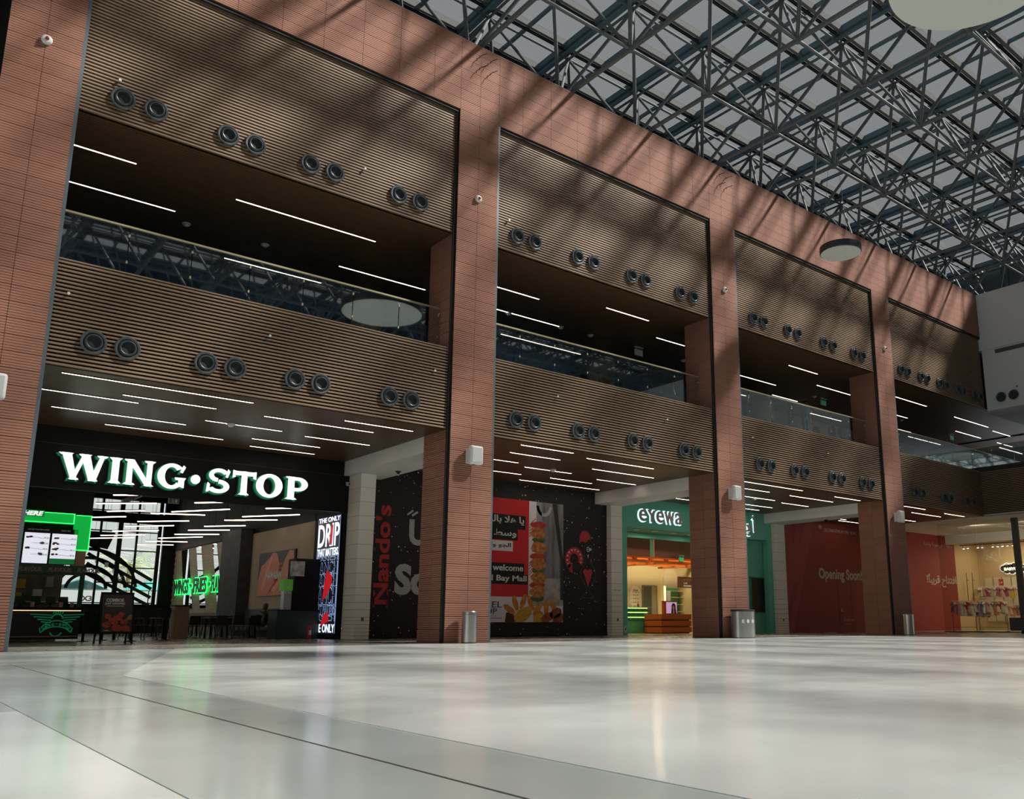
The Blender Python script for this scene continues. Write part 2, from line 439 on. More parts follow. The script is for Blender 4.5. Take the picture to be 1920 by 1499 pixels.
# slabs behind
def sslab(name, label, x0, x1, y0, y1, z0, z1, m):
    return tag(MB().box(x0, x1, y0, y1, z0, z1).build(name, m), label, 'slab', kind='structure')
sslab('floor_upper', 'concrete floor slab of the upper gallery', -14, 47.6, .96, 9, ZS0+.08, 9.1, NEAR)
sslab('floor_upper_edge', 'concrete slab edge under the gallery balustrade', -14, 47.6, .30, .955, ZS0+.08, 8.8, NEAR)
sslab('floor_upper', 'concrete floor slab of the upper gallery past the corner', 47.86, 62, -14, 9, ZS0+.08, 9.1, NEAR)
sslab('ceiling_void', 'dark void above the upper gallery ceiling', -14, 48.9, .30, 9, ZU0+.08, 16.9, BLACK)
sslab('ceiling_void', 'dark void above the upper gallery ceiling past the end wall', 49.6, 75, -14, 9, ZU0+.08, 16.9, BLACK)

# ---- soffits: fine boards running along the facade
def soffit(label, x0, x1, y0, y1, z, pitch=.1):
    t = thing('ceiling_soffit', label, 'ceiling', (x0, y0, z), group='boarded soffits', kind='structure')
    mb = MB(); L = x1-x0; n = int((y1-y0)/pitch)
    for i in range(n): mb.box(0, L, i*pitch, i*pitch+pitch*.8, 0, .03)
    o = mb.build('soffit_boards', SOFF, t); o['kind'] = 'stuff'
    MB().box(0, L, 0, y1-y0, .03, .05).build('backing', BLACK, t)
    return t
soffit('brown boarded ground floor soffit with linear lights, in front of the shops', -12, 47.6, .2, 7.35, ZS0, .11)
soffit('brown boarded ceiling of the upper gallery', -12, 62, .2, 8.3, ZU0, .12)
sslab('ceiling_corner', 'white plaster soffit with downlights in the right corner', 47.68, 64, -9, 7.35, ZS0, ZS0+.08, WHITE)

# ---- white cross beams and tiled pilasters by the shopfronts
def tilemesh(w, h, deep=.02):
    mb = MB(); g = .005
    mb.poly([(g, 0, g), (w-g, 0, g), (w-g, 0, h-g), (g, 0, h-g)])
    for a, b in (((g, g), (w-g, g)), ((w-g, g), (w-g, h-g)), ((w-g, h-g), (g, h-g)), ((g, h-g), (g, g))):
        mb.poly([(a[0], deep, a[1]), (b[0], deep, b[1]), (b[0], 0, b[1]), (a[0], 0, a[1])])
    mb.mats = [WHITETILE]; mb.m = [0]*len(mb.f)
    return mb.mesh('tile')
def pilaster(x0, x1, y0, label):
    t = thing('pilaster', label, 'pilaster', (x0, y0, 0), group='ivory tiled pilasters', kind='structure')
    w_ = x1-x0; d = YB+.05-y0
    MB().box(.02, w_-.02, .02, d, 0, 5.80).build('core', JOINT, t)
    hs = [.126]*6 + [.252]*4 + [.504]*8
    z = 0; A = {}
    for h in hs:
        if z+h > 5.81: h = 5.80-z
        key = round(h, 3)
        if key not in A: A[key] = (tilemesh(w_, h), tilemesh(d, h))
        link('tile', A[key][0], t, (0, 0, z))
        o = link('tile', A[key][1], t, (0, d, z)); o.rotation_euler = (0, 0, -PI/2)
        o = link('tile', A[key][1], t, (w_, 0, z)); o.rotation_euler = (0, 0, PI/2)
        z += h
        if z > 5.79: break
    MB().box(w_*.45, w_*.45+.1, -.012, 0, .62, .74).build('socket_plate', mat('bronze socket', (.12, .09, .07), .5), t)
pilaster(13.47, 14.05, 6.35, 'ivory tiled pilaster between the chicken shop and the speckled hoarding')
pilaster(26.02, 26.70, 7.0, 'ivory tiled pilaster between the speckled hoarding and the optician')
pilaster(38.02, 38.93, 7.1, 'ivory tiled pilaster between the optician and the red hoarding')
for i, x in enumerate((13.25, 25.32, 37.45)):
    tag(MB().box(x, x+1.45, 1.56, YB, 5.80, ZS0).build('beam', WHITE), f'white plaster cross beam from the {["second","third","fourth"][i]} column back to the shopfronts', 'beam', kind='structure')

# ---- end wall (white) and enclosure
ew = thing('wall_right', 'white painted end wall above the corner gallery with a recessed ledge line', 'wall', kind='structure')
MB().box(XE, XE+.6, -6.2, .3, 16.16, ZP).box(XE, XE+.6, -42, -6.2, 12.52, ZP).build('upper_wall', WHITEW, ew)
MB().box(XE+.06, XE+1.6, -6.2, .02, 12.52, 16.16).build('lower_wall', WHITEW, ew)
MB().box(XE+.03, XE+.07, -6.1, -.75, 15.82, 16.05).build('slot_recess', GRYRING, ew)
MB().box(XE+.3, XE+1.58, -6.2, .3, 12.50, 12.525).build('underside', WHITEW, ew)
MB().box(57.8, 58.1, -42, 9, 12.6, 24.6).build('clerestory_sheet', DKGREY, ew)
MB().box(XE+.6, 61.5, -42, .3, 12.53, 12.6).build('roof_behind', DKGREY, ew)
for y in (1.6, -2.1, -5.9, -10): MB().box(57.7, 57.8, y, y+.12, ZP, 24.6).box(57.7, 57.8, y+.4, y+.46, ZP, 24.6).build('sheet_rib', STEELC, ew)
def wallbox(name, label, a, m): return tag(MB().box(*a).build(name, m), label, 'wall', kind='structure')
wallbox('wall_left', 'plain wall closing the hall on the left, out of view', (-16.5, -16, -42, 32, -.3, 25), WHITEW)
wallbox('wall_rear', 'wall of the hall opposite the shops, behind the viewer', (-16, 62, -42.5, -42, -.3, 25), mat('terracotta rear wall', (.3, .14, .09), .8))
wallbox('wall_end', 'white wall closing the hall at the far right below the gallery', (XE, XE+.6, -42, -14, -.3, 12.6), WHITEW)
wallbox('wall_upper', 'blockwork wall over the shops behind the parapet', (-16, 62, 8.8, 9.0, 12, 19.2), NEAR)
tag(MB().box(-16, 61.5, .5, 9, 19.0, 19.2).build('roof_deck', DKGREY), 'dark roof deck behind the parapet', 'roof', kind='structure')
wallbox('wall_far', 'dark far wall behind the roof deck closing the glazed roof', (-16, 62, 9.1, 9.4, 19, 25), NEAR)

# ---- upper gallery back wall
blue = mat('blue hoarding', (.06, .20, .42), .6, var=.1, vscale=1)
gw = wallbox('wall_gallery', 'deep blue hoarding at the back of the upper gallery', (-12, 37.6, 8.3, 8.4, 9.1, ZU0), blue)
for (a, b, x0, x1, z0, z1) in (('DESTINATIONS IN ONE WAVE', 0, 30.95, 35.4, 12.02, 12.17), ('DESTINATIONS IN ONE WAVE', 0, 6.8, 11.2, 11.25, 11.4), ('DESTINATIONS IN ONE WAVE', 0, 18.2, 22.6, 11.25, 11.4)):
    text('lettering', a, mat('white print', (.6, .62, .6), .6), x0, x1, z0, z1, 8.295, gw)
def palm(parent, cx, cz, r, y, m, name='shell_emblem'):
    mb = MB()
    for i in range(7):
        a = math.radians(20+i*23.3); stroke(mb, (cx+.15*r*math.cos(a), cz+.15*r*math.sin(a)), (cx+r*math.cos(a), cz+r*math.sin(a)), r*.16, y-.01, y)
        a2 = a+.12; stroke(mb, (cx+.5*r*math.cos(a2), cz+.5*r*math.sin(a2)), (cx+.8*r*math.cos(a2), cz+.8*r*math.sin(a2)), r*.1, y-.012, y)
    stroke(mb, (cx-.7*r, cz-.15*r), (cx+.8*r, cz-.15*r), r*.12, y-.01, y)
    return mb.build(name, m, parent)
palm(gw, 30.7, 12.1, .18, 8.295, MATS['white print'])
gp = wallbox('wall_gallery', 'pale green wall right of the blue gallery hoarding', (37.6, 43.2, 8.3, 8.4, 9.1, ZU0), mat('pale green wall', (.46, .52, .44), .7))
gq = wallbox('wall_gallery', 'dusty pink wall at the back of the gallery with dark red circles', (43.2, 49.5, 8.3, 8.4, 9.1, ZU0), mat('dusty pink wall', (.50, .38, .36), .7))
for i, (x, z, r) in enumerate(((44.2, 12.0, .38), (45.9, 12.25, .42), (46.9, 12.32, .36))):
    mb = MB(); disc(mb, x, z, r, 8.27, 8.3, 24); mb.build('painted_circle', mat('dark red paint', (.13, .03, .03), .6) if i < 2 else BLKRING, gq)
wallbox('wall_gallery', 'dark maroon wall at the back of the far right gallery', (49.5, 75, 8.3, 8.4, 9.1, ZU0), mat('maroon wall', (.045, .012, .01), .6))
wallbox('wall_gallery', 'dark brown end wall of the gallery past the corner', (75, 75.2, -14, 9, 9.1, ZU0), NEAR)
for i in range(4):
    x = 13.97+12.1*i
    if i == 3: continue
    tag(MB().lathe([(.6, 9.1), (.6, ZU0)], 32, c=(x, 7.6, 0)).build('column', mat('ivory plaster', (.36, .37, .31), .6), smooth=True),
        f'round ivory column behind the balustrade of the {["first","second","third"][i]} gallery bay', 'column', 'round gallery columns', 'structure')

# ---- balustrades
def balustrade(x0, x1, joints, label, y=.85, ax='X'):
    t = thing('balustrade', label, 'balustrade', (0, 0, 0), group='glass balustrades')
    js = [x0]+joints+[x1]
    for a, b in zip(js[:-1], js[1:]):
        if ax == 'X': MB().box(a+.012, b-.012, y-.008, y+.008, 8.81, 10.30).build('glass_pane', GLASSB, t)
        else: MB().box(y-.008, y+.008, a+.012, b-.012, 8.81, 10.30).build('glass_pane', GLASSB, t)
    if ax == 'X': MB().box(x0, x1, y-.03, y+.03, 10.30, 10.345).build('handrail', RAIL, t)
    else: MB().box(y-.03, y+.03, x0, x1, 10.30, 10.345).build('handrail', RAIL, t)
    for j in js[1:-1] + [js[-1]-.03]:
        mb = MB()
        for z in (9.35, 10.05):
            mb = MB()
            if ax == 'X': mb.box(j-.018, j+.018, y-.02, y+.02, z, z+.07)
            else: mb.box(y-.02, y+.02, j-.018, j+.018, z, z+.07)
            mb.build('clamp', RAIL, t)
    return t
for k in range(1, 4):
    b0 = BX[k]; j0 = [b0+1.61+1.507*i for i in range(6)]
    balustrade(b0+.02, b0+10.56, j0, f'glass balustrade with brass handrail across the {baylab2[k-1]}')
b0 = BX[4]; balustrade(b0+.02, 48.36, [b0+1.61+1.507*i for i in range(5)], 'glass balustrade with brass handrail across the fourth bay up to the corner')
balustrade(-9, .85, [-7.5, -6, -4.5, -3, -1.5, -.3], 'glass balustrade on the end wall side past the corner, running towards the viewer', y=48.4, ax='Y')

# ---- glazed roof: space frame
TB, TT = 20.0, 24.0
dx = 4.033
XB = [18.28+dx*i for i in range(-8, 12)]; YBm = [-2.74-3.99*j for j in range(-2, 10)]
XT = [24.53+4.036*i for i in range(-10, 10)]; YT = [3.38-4.005*j for j in range(-1, 11)]
XB = [x for x in XB if -14.5 < x < 57.6]; XT = [x for x in XT if -14.5 < x < 57.6]
roof = thing('roof', 'glazed roof carried by a deep grey steel space frame', 'roof', kind='structure')
seen = lambda x, y: -16 < y < 9 and x > 5
ne = 0
def rod_mesh(L, r, n=8, r2=None):
    mb = MB(); mb.tube((0, 0, .12), (0, 0, L-.12), r, n, cap=False); mb.tube((0, 0, 0), (0, 0, .14), r*.45, n, r2=r, cap=False); mb.tube((0, 0, L-.14), (0, 0, L), r, n, r2=r*.45, cap=False)
    me = mb.mesh('tube'); me.materials.clear(); me.materials.append(TRUSS); shade(me); return me
RM = {}
def rod(name, a, b, r, parent):
    a = Vector(a); b = Vector(b); L = (b-a).length; k = (round(L, 2), r)
    if k not in RM: RM[k] = rod_mesh(L, r)
    o = link(name, RM[k], parent, a); o.rotation_mode = 'QUATERNION'; o.rotation_quaternion = (b-a).to_track_quat('Z', 'Y'); return o
far = MB()
cnt = {}
def member(name, a, b, r):
    m_ = ((a[0]+b[0])/2, (a[1]+b[1])/2)
    if seen(*m_) and cnt.get(name, 0) < 298: cnt[name] = cnt.get(name, 0)+1; rod(name, a, b, r, roof)
    else: far.tube(a, b, r, 6, cap=False)
order = sorted([(abs(y), x, y) for x in XB for y in YBm])
for _, x, y in sorted([((x-8)**2+(y+14)**2, x, y) for x in XB for y in YBm]):
    if (x+dx) < 57.8: member('bottom_chord', (x, y, TB), (x+dx, y, TB), .062)
    if y+3.99 < 7: member('cross_chord', (x, y, TB), (x, y+3.99, TB), .085)
    for sx in (0, 1):
        for sy in (0, 1):
            tx = min(XT, key=lambda q: abs(q-(x+(2.1 if sx else -1.9)))); ty = min(YT, key=lambda q: abs(q-(y+(2.1 if sy else -1.9))))
            if abs(tx-x) < 3 and abs(ty-y) < 3: member('brace', (x, y, TB), (tx, ty, TT), .072 if sy == 0 else .06)
node = MB().lathe([(.0, -.13), (.09, -.1), (.13, 0), (.09, .1), (.0, .13)], 10).mesh('node'); node.materials.clear(); node.materials.append(TRUSS); shade(node)
for x in XB:
    for y in YBm:
        if seen(x, y): link('node', node, roof, (x, y, TB))
for x in XT:
    for y in YT:
        if seen(x, y): link('node', node, roof, (x, y, TT))
o = far.build('outlying_tubes', TRUSS, roof); o['kind'] = 'stuff'
x0, x1 = -15.5, 57.7; y0, y1 = YT[-1]-1.5, 9.0
for x in XT:                      # deep girders across the hall, over the top nodes
    mb = MB()
    mb.box(-.21, -.05, y0, y1, .44, .72, GIRD).box(.05, .21, y0, y1, .44, .72, GIRD).box(-.052, -.03, y0, y1, .40, .5, GIRDW).box(.03, .052, y0, y1, .40, .5, GIRDW)
    mb.box(-.045, .045, y0, y1, .30, .44, GIRD).box(-.20, -.12, y0, y1, .16, .30, GIRD)
    me = mb.mesh('girder'); link('girder', me, roof, (x, 0, TT))
    st = MB()
    for y in YT: st.tube((x, y, TT), (x, y, TT+.46), .05, 6)
    st.build('strut', TRUSS, roof)
    MB().tube((x, y0, TT), (x, y1, TT), .055, 8).build('top_chord', TRUSS, roof, True)
for x in [q+2.018 for q in XT]:
    if x < 57.6: MB().box(x-.06, x+.06, y0, y1, TT+.60, TT+.74).build('glazing_bar', GIRD, roof)
for j in range(2*len(YT)+1):      # pale purlins along the hall
    y = YT[0]+2.0-2.003*j
    if y < y0 or y > y1: continue
    mb = MB().box(x0, x1, y-.16, y+.02, TT+.50, TT+.74, PURL).box(x0, x1, y+.05, y+.08, TT+.42, TT+.52, DARKR).box(x0, x1, y+.12, y+.15, TT+.42, TT+.52, DARKR).box(x0, x1, y-.19, y-.165, TT+.42, TT+.66, PLATE)
    mb.build('purlin', None, roof)
    if j % 2: MB().tube((x0, y, TT), (x1, y, TT), .05, 8).build('top_chord', TRUSS, roof, True)
gx = sorted([q for q in XT]+[q+2.018 for q in XT]+[x0, x1]); gx = [q for q in gx if x0 <= q <= x1]
gy = sorted([YT[0]+2.0-2.003*j for j in range(2*len(YT)+1)]+[y0, y1]); gy = [q for q in gy if y0 <= q <= y1]
cells = [(a, b, c_, d) for a, b in zip(gx[:-1], gx[1:]) for c_, d in zip(gy[:-1], gy[1:])]
cells.sort(key=lambda q: (q[0]-14)**2*.25+(q[2]+6)**2)
rest = MB(); GP = {}
for i, (a, b, c_, d) in enumerate(cells):
    if i < 298:
        k = (round(b-a, 3), round(d-c_, 3))
        if k not in GP: GP[k] = MB().box(.005, b-a-.005, .005, d-c_-.005, 0, .02).mesh('pane'); GP[k].materials.append(GLASSR)
        link('glass_pane', GP[k], roof, (a, c_, TT+.75))
    else: rest.box(a+.005, b-.005, c_+.005, d-.005, TT+.75, TT+.77)
o = rest.build('outlying_glazing', GLASSR, roof); o['kind'] = 'stuff'
wallbox('trim_roof_edge', 'closing frame round the rim of the glazed roof, out of view', (-16, 62, -44, y0, 24.6, 25.2), NEAR)

# ================================================================= THINGS ON THE FACADE
def nozzle():
    t = thing('air_nozzle', '', 'air nozzle')
    MB().lathe([(.275, .02), (.285, -.03), (.262, -.055), (.225, -.05), (.205, -.02), (.2, .02)], 32, 'Y').build('rim', GRYRING, t, True)
    MB().lathe([(.205, -.01), (.19, -.075), (.165, -.095), (.15, -.09), (.135, .03), (.13, .06)], 28, 'Y').build('ball', BLKRING, t, True)
    MB().lathe([(.14, .03), (.0001, .03)], 20, 'Y').build('dark_opening', BLACK, t)
    return t
NZ = nozzle(); used = [False]
def put_nozzle(x, z, label, y=.09, rz=0, group='air nozzles'):
    if not used[0]: o = NZ; used[0] = True
    else: o = copy_tree(NZ)
    o.location = (x, y, z); o.rotation_euler = (0, 0, rz); o['label'] = label; o['group'] = group
low = [[3.61, 4.33, 6.12, 6.84, 8.41, 9.13, 11.2, 11.91], [15.69, 16.42, 18.29, 19.0, 20.85, 21.58, 23.51, 24.22],
       [28.05, 28.8, 30.4, 31.15, 33.2, 33.94, 35.62, 36.34], [40.33, 41.03, 43.2, 43.89, 45.6, 46.33]]
upp = [[3.62, 4.38, 6.16, 6.88, 8.43, 9.16, 11.2, 11.94], [15.64, 16.37, 18.27, 19.02, 20.9, 21.63, 23.52, 24.27],
       [28.02, 28.74, 30.43, 31.16, 33.15, 33.9, 35.63, 36.34], [39.9, 40.57, 41.88, 42.54, 43.83, 44.51, 45.82, 46.47, 47.75, 48.44]]
nb = ['leftmost bay', 'second bay', 'third bay', 'fourth bay']
for lst, z, nm in ((low, 6.96, 'lower'), (upp, 13.27, 'upper')):
    for k, row in enumerate(lst):
        for i, x in enumerate(row):
            put_nozzle(x, z, f'black air nozzle, {ORD[i]} along the {nm} band of the {nb[k]}', group=f'air nozzles in the {nm} slatted bands')
put_nozzle(XE-.0, 13.18, 'black round air nozzle on the white end wall, farther of two', rz=-PI/2, group='air nozzles on the white wall')
put_nozzle(XE-.0, 13.18, 'black round air nozzle on the white end wall, nearer of two', rz=-PI/2, group='air nozzles on the white wall')
ns = [o for o in C.objects if o.get('group') == 'air nozzles on the white wall']
ns[0].location = (XE-.002, -.85, 13.18); ns[1].location = (XE-.002, -1.55, 13.18)
tag(MB().lathe([(.05, -.03), (.05, .03)], 12, 'Y', m=None).build('ceiling_sensor', BLKRING), 'tiny black round sensor on the white end wall above the nozzles', 'sensor').location = (XE+.02, -1.76, 13.63)

# sprinkler / sensor pips on bands
pip = MB().lathe([(.035, -.07), (.03, -.02), (.012, 0), (.012, .05)], 10, 'Y')
pm = pip.mesh('sprinkler_head'); pm.materials.append(SPKR); shade(pm)
k = 0
for x, z, w_ in [(3.5, 13.715, 'upper band of the leftmost bay, left'), (10.06, 13.7, 'upper band of the leftmost bay, right'), (15.26, 13.71, 'upper band of the second bay'),
              (2.99, 8.0, 'lower band of the leftmost bay, near its left column'), (7.65, 8.0, 'lower band of the leftmost bay, in the middle'), (12.65, 8.0, 'lower band of the leftmost bay, near its right column'),
              (17.37, 8.0, 'lower band of the second bay, left half'), (22.6, 8.0, 'lower band of the second bay, right half'), (27.6, 8.0, 'lower band of the third bay, left end'), (32.9, 8.0, 'lower band of the third bay, in the middle')]:
    o = link('sprinkler_head', pm, None, (x, .1, z)); tag(o, f'small white sprinkler head on the {w_}', 'sprinkler', 'sprinkler heads on the slatted bands')

# wall speakers on columns
def rbox(x0, x1, y0, y1, z0, z1, r, m, name, parent=None, seg=3):
    me = MB().box(x0, x1, y0, y1, z0, z1).mesh(name); bm = bmesh.new(); bm.from_mesh(me)
    bmesh.ops.bevel(bm, geom=bm.edges[:], offset=r, segments=seg, affect='EDGES', profile=.5); bm.to_mesh(me); bm.free()
    me.materials.append(m); shade(me, 50); return link(name, me, parent)
sp = thing('wall_speaker', '', 'speaker')
rbox(-.23, .23, -.34, -.12, -.29, .29, .07, SPKR, 'cabinet', sp)
MB().box(-.17, .17, -.345, -.338, -.22, .22).build('front_grille', mat('speaker grille', (.50, .52, .50), .7), sp)
MB().box(-.20, -.12, -.14, 0, -.24, .2).build('bracket', SPKR, sp); MB().box(-.1, -.02, -.25, -.18, -.31, -.28).build('cable_gland', BLKRING, sp)
for i, (x, l) in enumerate(((13.98, 'white wall speaker on the column between chicken shop and speckled hoarding'), (26.08, 'white wall speaker on the column in front of the optician'), (38.2, 'white wall speaker on the column before the red hoarding'), (1.80, 'white wall speaker at the left picture edge, on the first column'))):
    o = sp if i == 0 else copy_tree(sp)
    o.location = (x, 0, 5.53); o['label'] = l; o['group'] = 'white wall speakers on the columns'
bc = thing('sounder_beacon', '', 'alarm beacon')
MB().lathe([(.115, 0), (.12, -.05), (.09, -.09), (.045, -.1)], 20, 'Y').build('base', SPKR, bc, True)
MB().lathe([(.045, -.1), (.035, -.14), (.0001, -.15)], 12, 'Y').build('lens', mat('red lens', (.25, .04, .03), .3), bc, True)
for i, (x, l) in enumerate(((1.89, 'first'), (13.98, 'second'), (26.08, 'third'), (38.27, 'fourth'))):
    o = bc if i == 0 else copy_tree(bc); o.location = (x, 0, 14.02); o['label'] = f'small round white alarm beacon high on the {l} terracotta column from the left'; o['group'] = 'alarm beacons on the columns'
hk = MB().tube((0, 0, 0), (0, -.16, 0), .012, 6).tube((0, -.16, 0), (.12, -.30, .05), .012, 6).tube((0, -.06, .05), (0, -.06, -.05), .01, 6)
hm = hk.mesh('wall_hook'); hm.materials.append(BLACK)
for c0, n0 in ((13.87, 'column beside the speckled hoarding'), (25.94, 'column before the optician')):
    for i, (dx_, z) in enumerate(((0, 19.13), (.44, 19.13), (0, 18.68), (.44, 18.68))):
        tag(link('wall_hook', hm, None, (c0+dx_, 0, z)), f'{["upper left","upper right","lower left","lower right"][i]} dark steel hook on the parapet above the {n0}', 'hook', 'steel hooks on the parapet')

# linear lights in the soffits
G0 = [[(3.16,7.60,.77),(3.00,5.26,2.74),(4.74,7.05,2.06),(3.56,7.00,4.64),(5.16,8.54,6.10),(7.27,9.51,3.69),(8.38,11.73,2.06),(10.37,12.57,1.12),(10.35,12.54,3.93),(9.20,11.44,5.34),(9.57,11.79,6.59)],
      [(16.34,18.56,.66),(16.82,19.00,1.95),(16.0,18.19,3.38),(18.90,21.16,3.92),(16.4,19.77,5.37),(19.55,22.88,1.09),(21.13,24.40,2.61),(21.20,23.40,5.29),(20.51,24.85,6.46),(22.89,25.06,4.36)],
      [(27.5,31.91,.82),(28.4,31.14,2.04),(29.3,33.54,3.58),(29.41,32.0,6.13),(31.5,35.65,5.36),(33.3,35.95,6.43),(32.76,36.15,2.10),(34.66,36.75,.98),(34.49,36.65,3.87)],
      [(39.9,42.27,.66),(42.95,46.01,1.78),(44.72,46.88,.87),(44.6,47.04,3.84),(41.2,43.21,5.96),(43.2,45.20,6.43)]]
U0 = [[(2.3,4.44,2.06),(2.8,6.03,4.29),(7.18,11.61,2.35),(11.57,14.96,4.95),(8.29,11.71,6.80)],
      [(16.0,18.77,2.99),(16.6,21.35,4.91),(21.36,23.67,2.01),(25.44,27.20,3.32),(19.99,24.44,7.25)],
      [(32.0,35.64,4.77),(33.25,35.55,2.15),(37.3,40.38,3.38),(34.6,36.17,7.15),(37.11,39.32,6.09),(42.14,45.40,7.27)],
      [(42.0,45.91,2.01),(45.4,47.79,4.25),(49.68,54.03,2.26),(53.55,56.97,4.13),(55.38,58.32,2.58),(59.30,61.59,4.09),(52.74,56.99,6.96),(49.4,51.69,6.23)]]
def linear(x0, x1, y, z, m, label, group):
    t = thing('linear_light', label, 'linear light', ((x0+x1)/2, y, z), group=group)
    L = (x1-x0)/2
    MB().box(-L, L, -.027, .027, -.012, .0).build('diffuser', m, t)
    MB().box(-L-.02, L+.02, -.05, -.036, -.014, .02).box(-L-.02, L+.02, .036, .05, -.014, .02).build('housing', BLACK, t)['kind'] = 'stuff'
for lst, z, nm, m in ((G0, ZS0-.0, 'ground soffit', LEDG), (U0, ZU0, 'gallery ceiling', LED)):
    for k, row in enumerate(lst):
        for i, (x0, x1, y) in enumerate(sorted(row, key=lambda q: q[2])):
            if x1 > 47.6 and z < 7: x1 = 47.5
            linear(x0, x1, y, z, m, f'linear light {ORD[i]} in from the slats, {nm} of the {nb[k]}', f'linear lights in the {nm}')

# ceiling fittings
def detector(x, y, z, label, r=.13):
    t = thing('ceiling_detector', label, 'detector', (x, y, z), group='round detectors on the ceilings')
    MB().lathe([(r, 0), (r, -.035), (r*.7, -.05)], 20).build('base', SPKR, t, True)
    MB().lathe([(r*.6, -.05), (r*.45, -.09), (.0001, -.1)], 16).build('dome', SPKR, t, True)
for x, y, z, l in [(6.54, 4.94, ZU0, 'gallery ceiling of the leftmost bay, left one'), (8.96, 4.88, ZU0, 'gallery ceiling of the leftmost bay, right one'),
                   (18.76, 4.99, ZU0, 'gallery ceiling of the second bay, left one'), (21.39, 4.94, ZU0, 'gallery ceiling, second bay, at a light end'),
                   (23.02, 4.92, ZU0, 'gallery ceiling of the second bay, middle'), (28.76, 4.87, ZU0, 'gallery ceiling, beside the third column'),
                   (39.1, 4.81, ZU0, 'gallery ceiling of the third bay by the exit sign'), (47.94, 4.74, ZU0, 'gallery ceiling of the fourth bay'),
                   (7.99, 3.7, ZS0, 'ground soffit over the chicken shop sign'), (20.08, 3.72, ZS0, 'ground soffit over the speckled hoarding'), (32.2, 3.7, ZS0, 'ground soffit before the optician')]:
    detector(x, y, z, f'round white detector on the {l}')
for x, y, l in [(14.3, 5.2, 'second'), (38.6, 4.2, 'fourth')]:
    t = thing('ceiling_camera', f'small dark dome camera under the white beam by the {l} column', 'camera', (x, y, 5.80))
    MB().lathe([(.1, 0), (.1, -.03), (.05, -.05)], 16).build('base', BLKRING, t, True); MB().lathe([(.06, -.04), (.04, -.09), (.0001, -.1)], 12).build('dome', BLACK, t, True)
GREEN = mat('exit sign green', (.0, .22, .10), .5, emit=.25)
PALE = mat('sign pale', (.6, .64, .6), .5)
def exit_sign(x, y, z, label, m=GREEN, sc=1):
    t = thing('exit_sign', label, 'exit sign', (x, y, z))
    MB().box(-.22*sc, .22*sc, -.02, .02, -.34*sc, -.10*sc).build('panel', m, t)
    MB().box(-.24*sc, .24*sc, -.012, .03, -.36*sc, -.08*sc).build('frame', SPKR, t)
    MB().box(-.26*sc, .26*sc, -.05, .05, .0, .05).build('ceiling_mount', SPKR, t)
    MB().tube((-.15*sc, 0, -.08*sc), (-.15*sc, 0, 0), .008, 6).build('hanger', SPKR, t); MB().tube((.15*sc, 0, -.08*sc), (.15*sc, 0, 0), .008, 6).build('hanger', SPKR, t)
    mb = MB(); disc(mb, -.06*sc, -.17*sc, .022*sc, -.026, -.02, 8, PALE); stroke(mb, (-.06*sc, -.19*sc), (-.03*sc, -.25*sc), .03*sc, -.026, -.02, PALE); stroke(mb, (-.03*sc, -.25*sc), (-.1*sc, -.31*sc), .02*sc, -.026, -.02, PALE)
    stroke(mb, (-.03*sc, -.25*sc), (.02*sc, -.31*sc), .02*sc, -.026, -.02, PALE); mb.box(.06*sc, .15*sc, -.026, -.02, -.31*sc, -.15*sc, PALE); mb.build('running_figure', None, t)
exit_sign(25.78, 4.8, ZU0-.03, 'pale hanging sign in the gallery of the second bay', PALE)
exit_sign(39.9, 4.8, ZU0-.03, 'green running man exit sign hanging in the gallery of the third bay')
exit_sign(54.3, 4.8, ZU0-.03, 'green exit sign hanging in the gallery of the far corner')
for i, (x, y) in enumerate(((48.7, 4.85), (48.72, 3.06), (48.72, 1.14), (48.72, -.7), (50.96, 6.47), (50.8, 4.85), (50.8, 2.6))):
    t = thing('ceiling_downlight', f'recessed round downlight, {ORD[i]} in the white soffit of the right corner', 'downlight', (x, y, ZS0), group='downlights in the white corner soffit')
    MB().lathe([(.15, 0), (.15, -.012), (.12, -.012)], 20).build('rim', SPKR, t); MB().lathe([(.12, -.01), (.0001, -.01)], 20).build('lamp', mat('downlight lamp', (1, .95, .85), .5, emit=3), t)

# hanging discs
def hang_disc(x, y, z, r, h, label):
    t = thing('disc_pendant', label, 'pendant', (x, y, z))
    MB().lathe([(r-.02, 0), (r, .02), (r, h), (r-.02, h+.01)], 64).build('drum', mat('dark steel drum', (.05, .06, .07), .4, metal=.5), t, True)
    MB().lathe([(r-.03, -.012), (.0001, -.012)], 64).build('diffuser', mat('pale fabric diffuser', (.62, .65, .6), .8), t)
    for a in (0, 120, 240): MB().tube((r*.8*math.cos(math.radians(a)), r*.8*math.sin(math.radians(a)), h), (r*.3*math.cos(math.radians(a)), r*.3*math.sin(math.radians(a)), TB-z), .008, 6).build('suspension_wire', STEELC, t)
hang_disc(30.0, -3.05, 15.72, .84, .28, 'small round pale disc pendant hanging below the roof, before the third slatted bay')
hang_disc(18.7, -14.2, 15.75, 2.0, .35, 'large round pale disc pendant under the glazed roof, cut by the top of the picture')

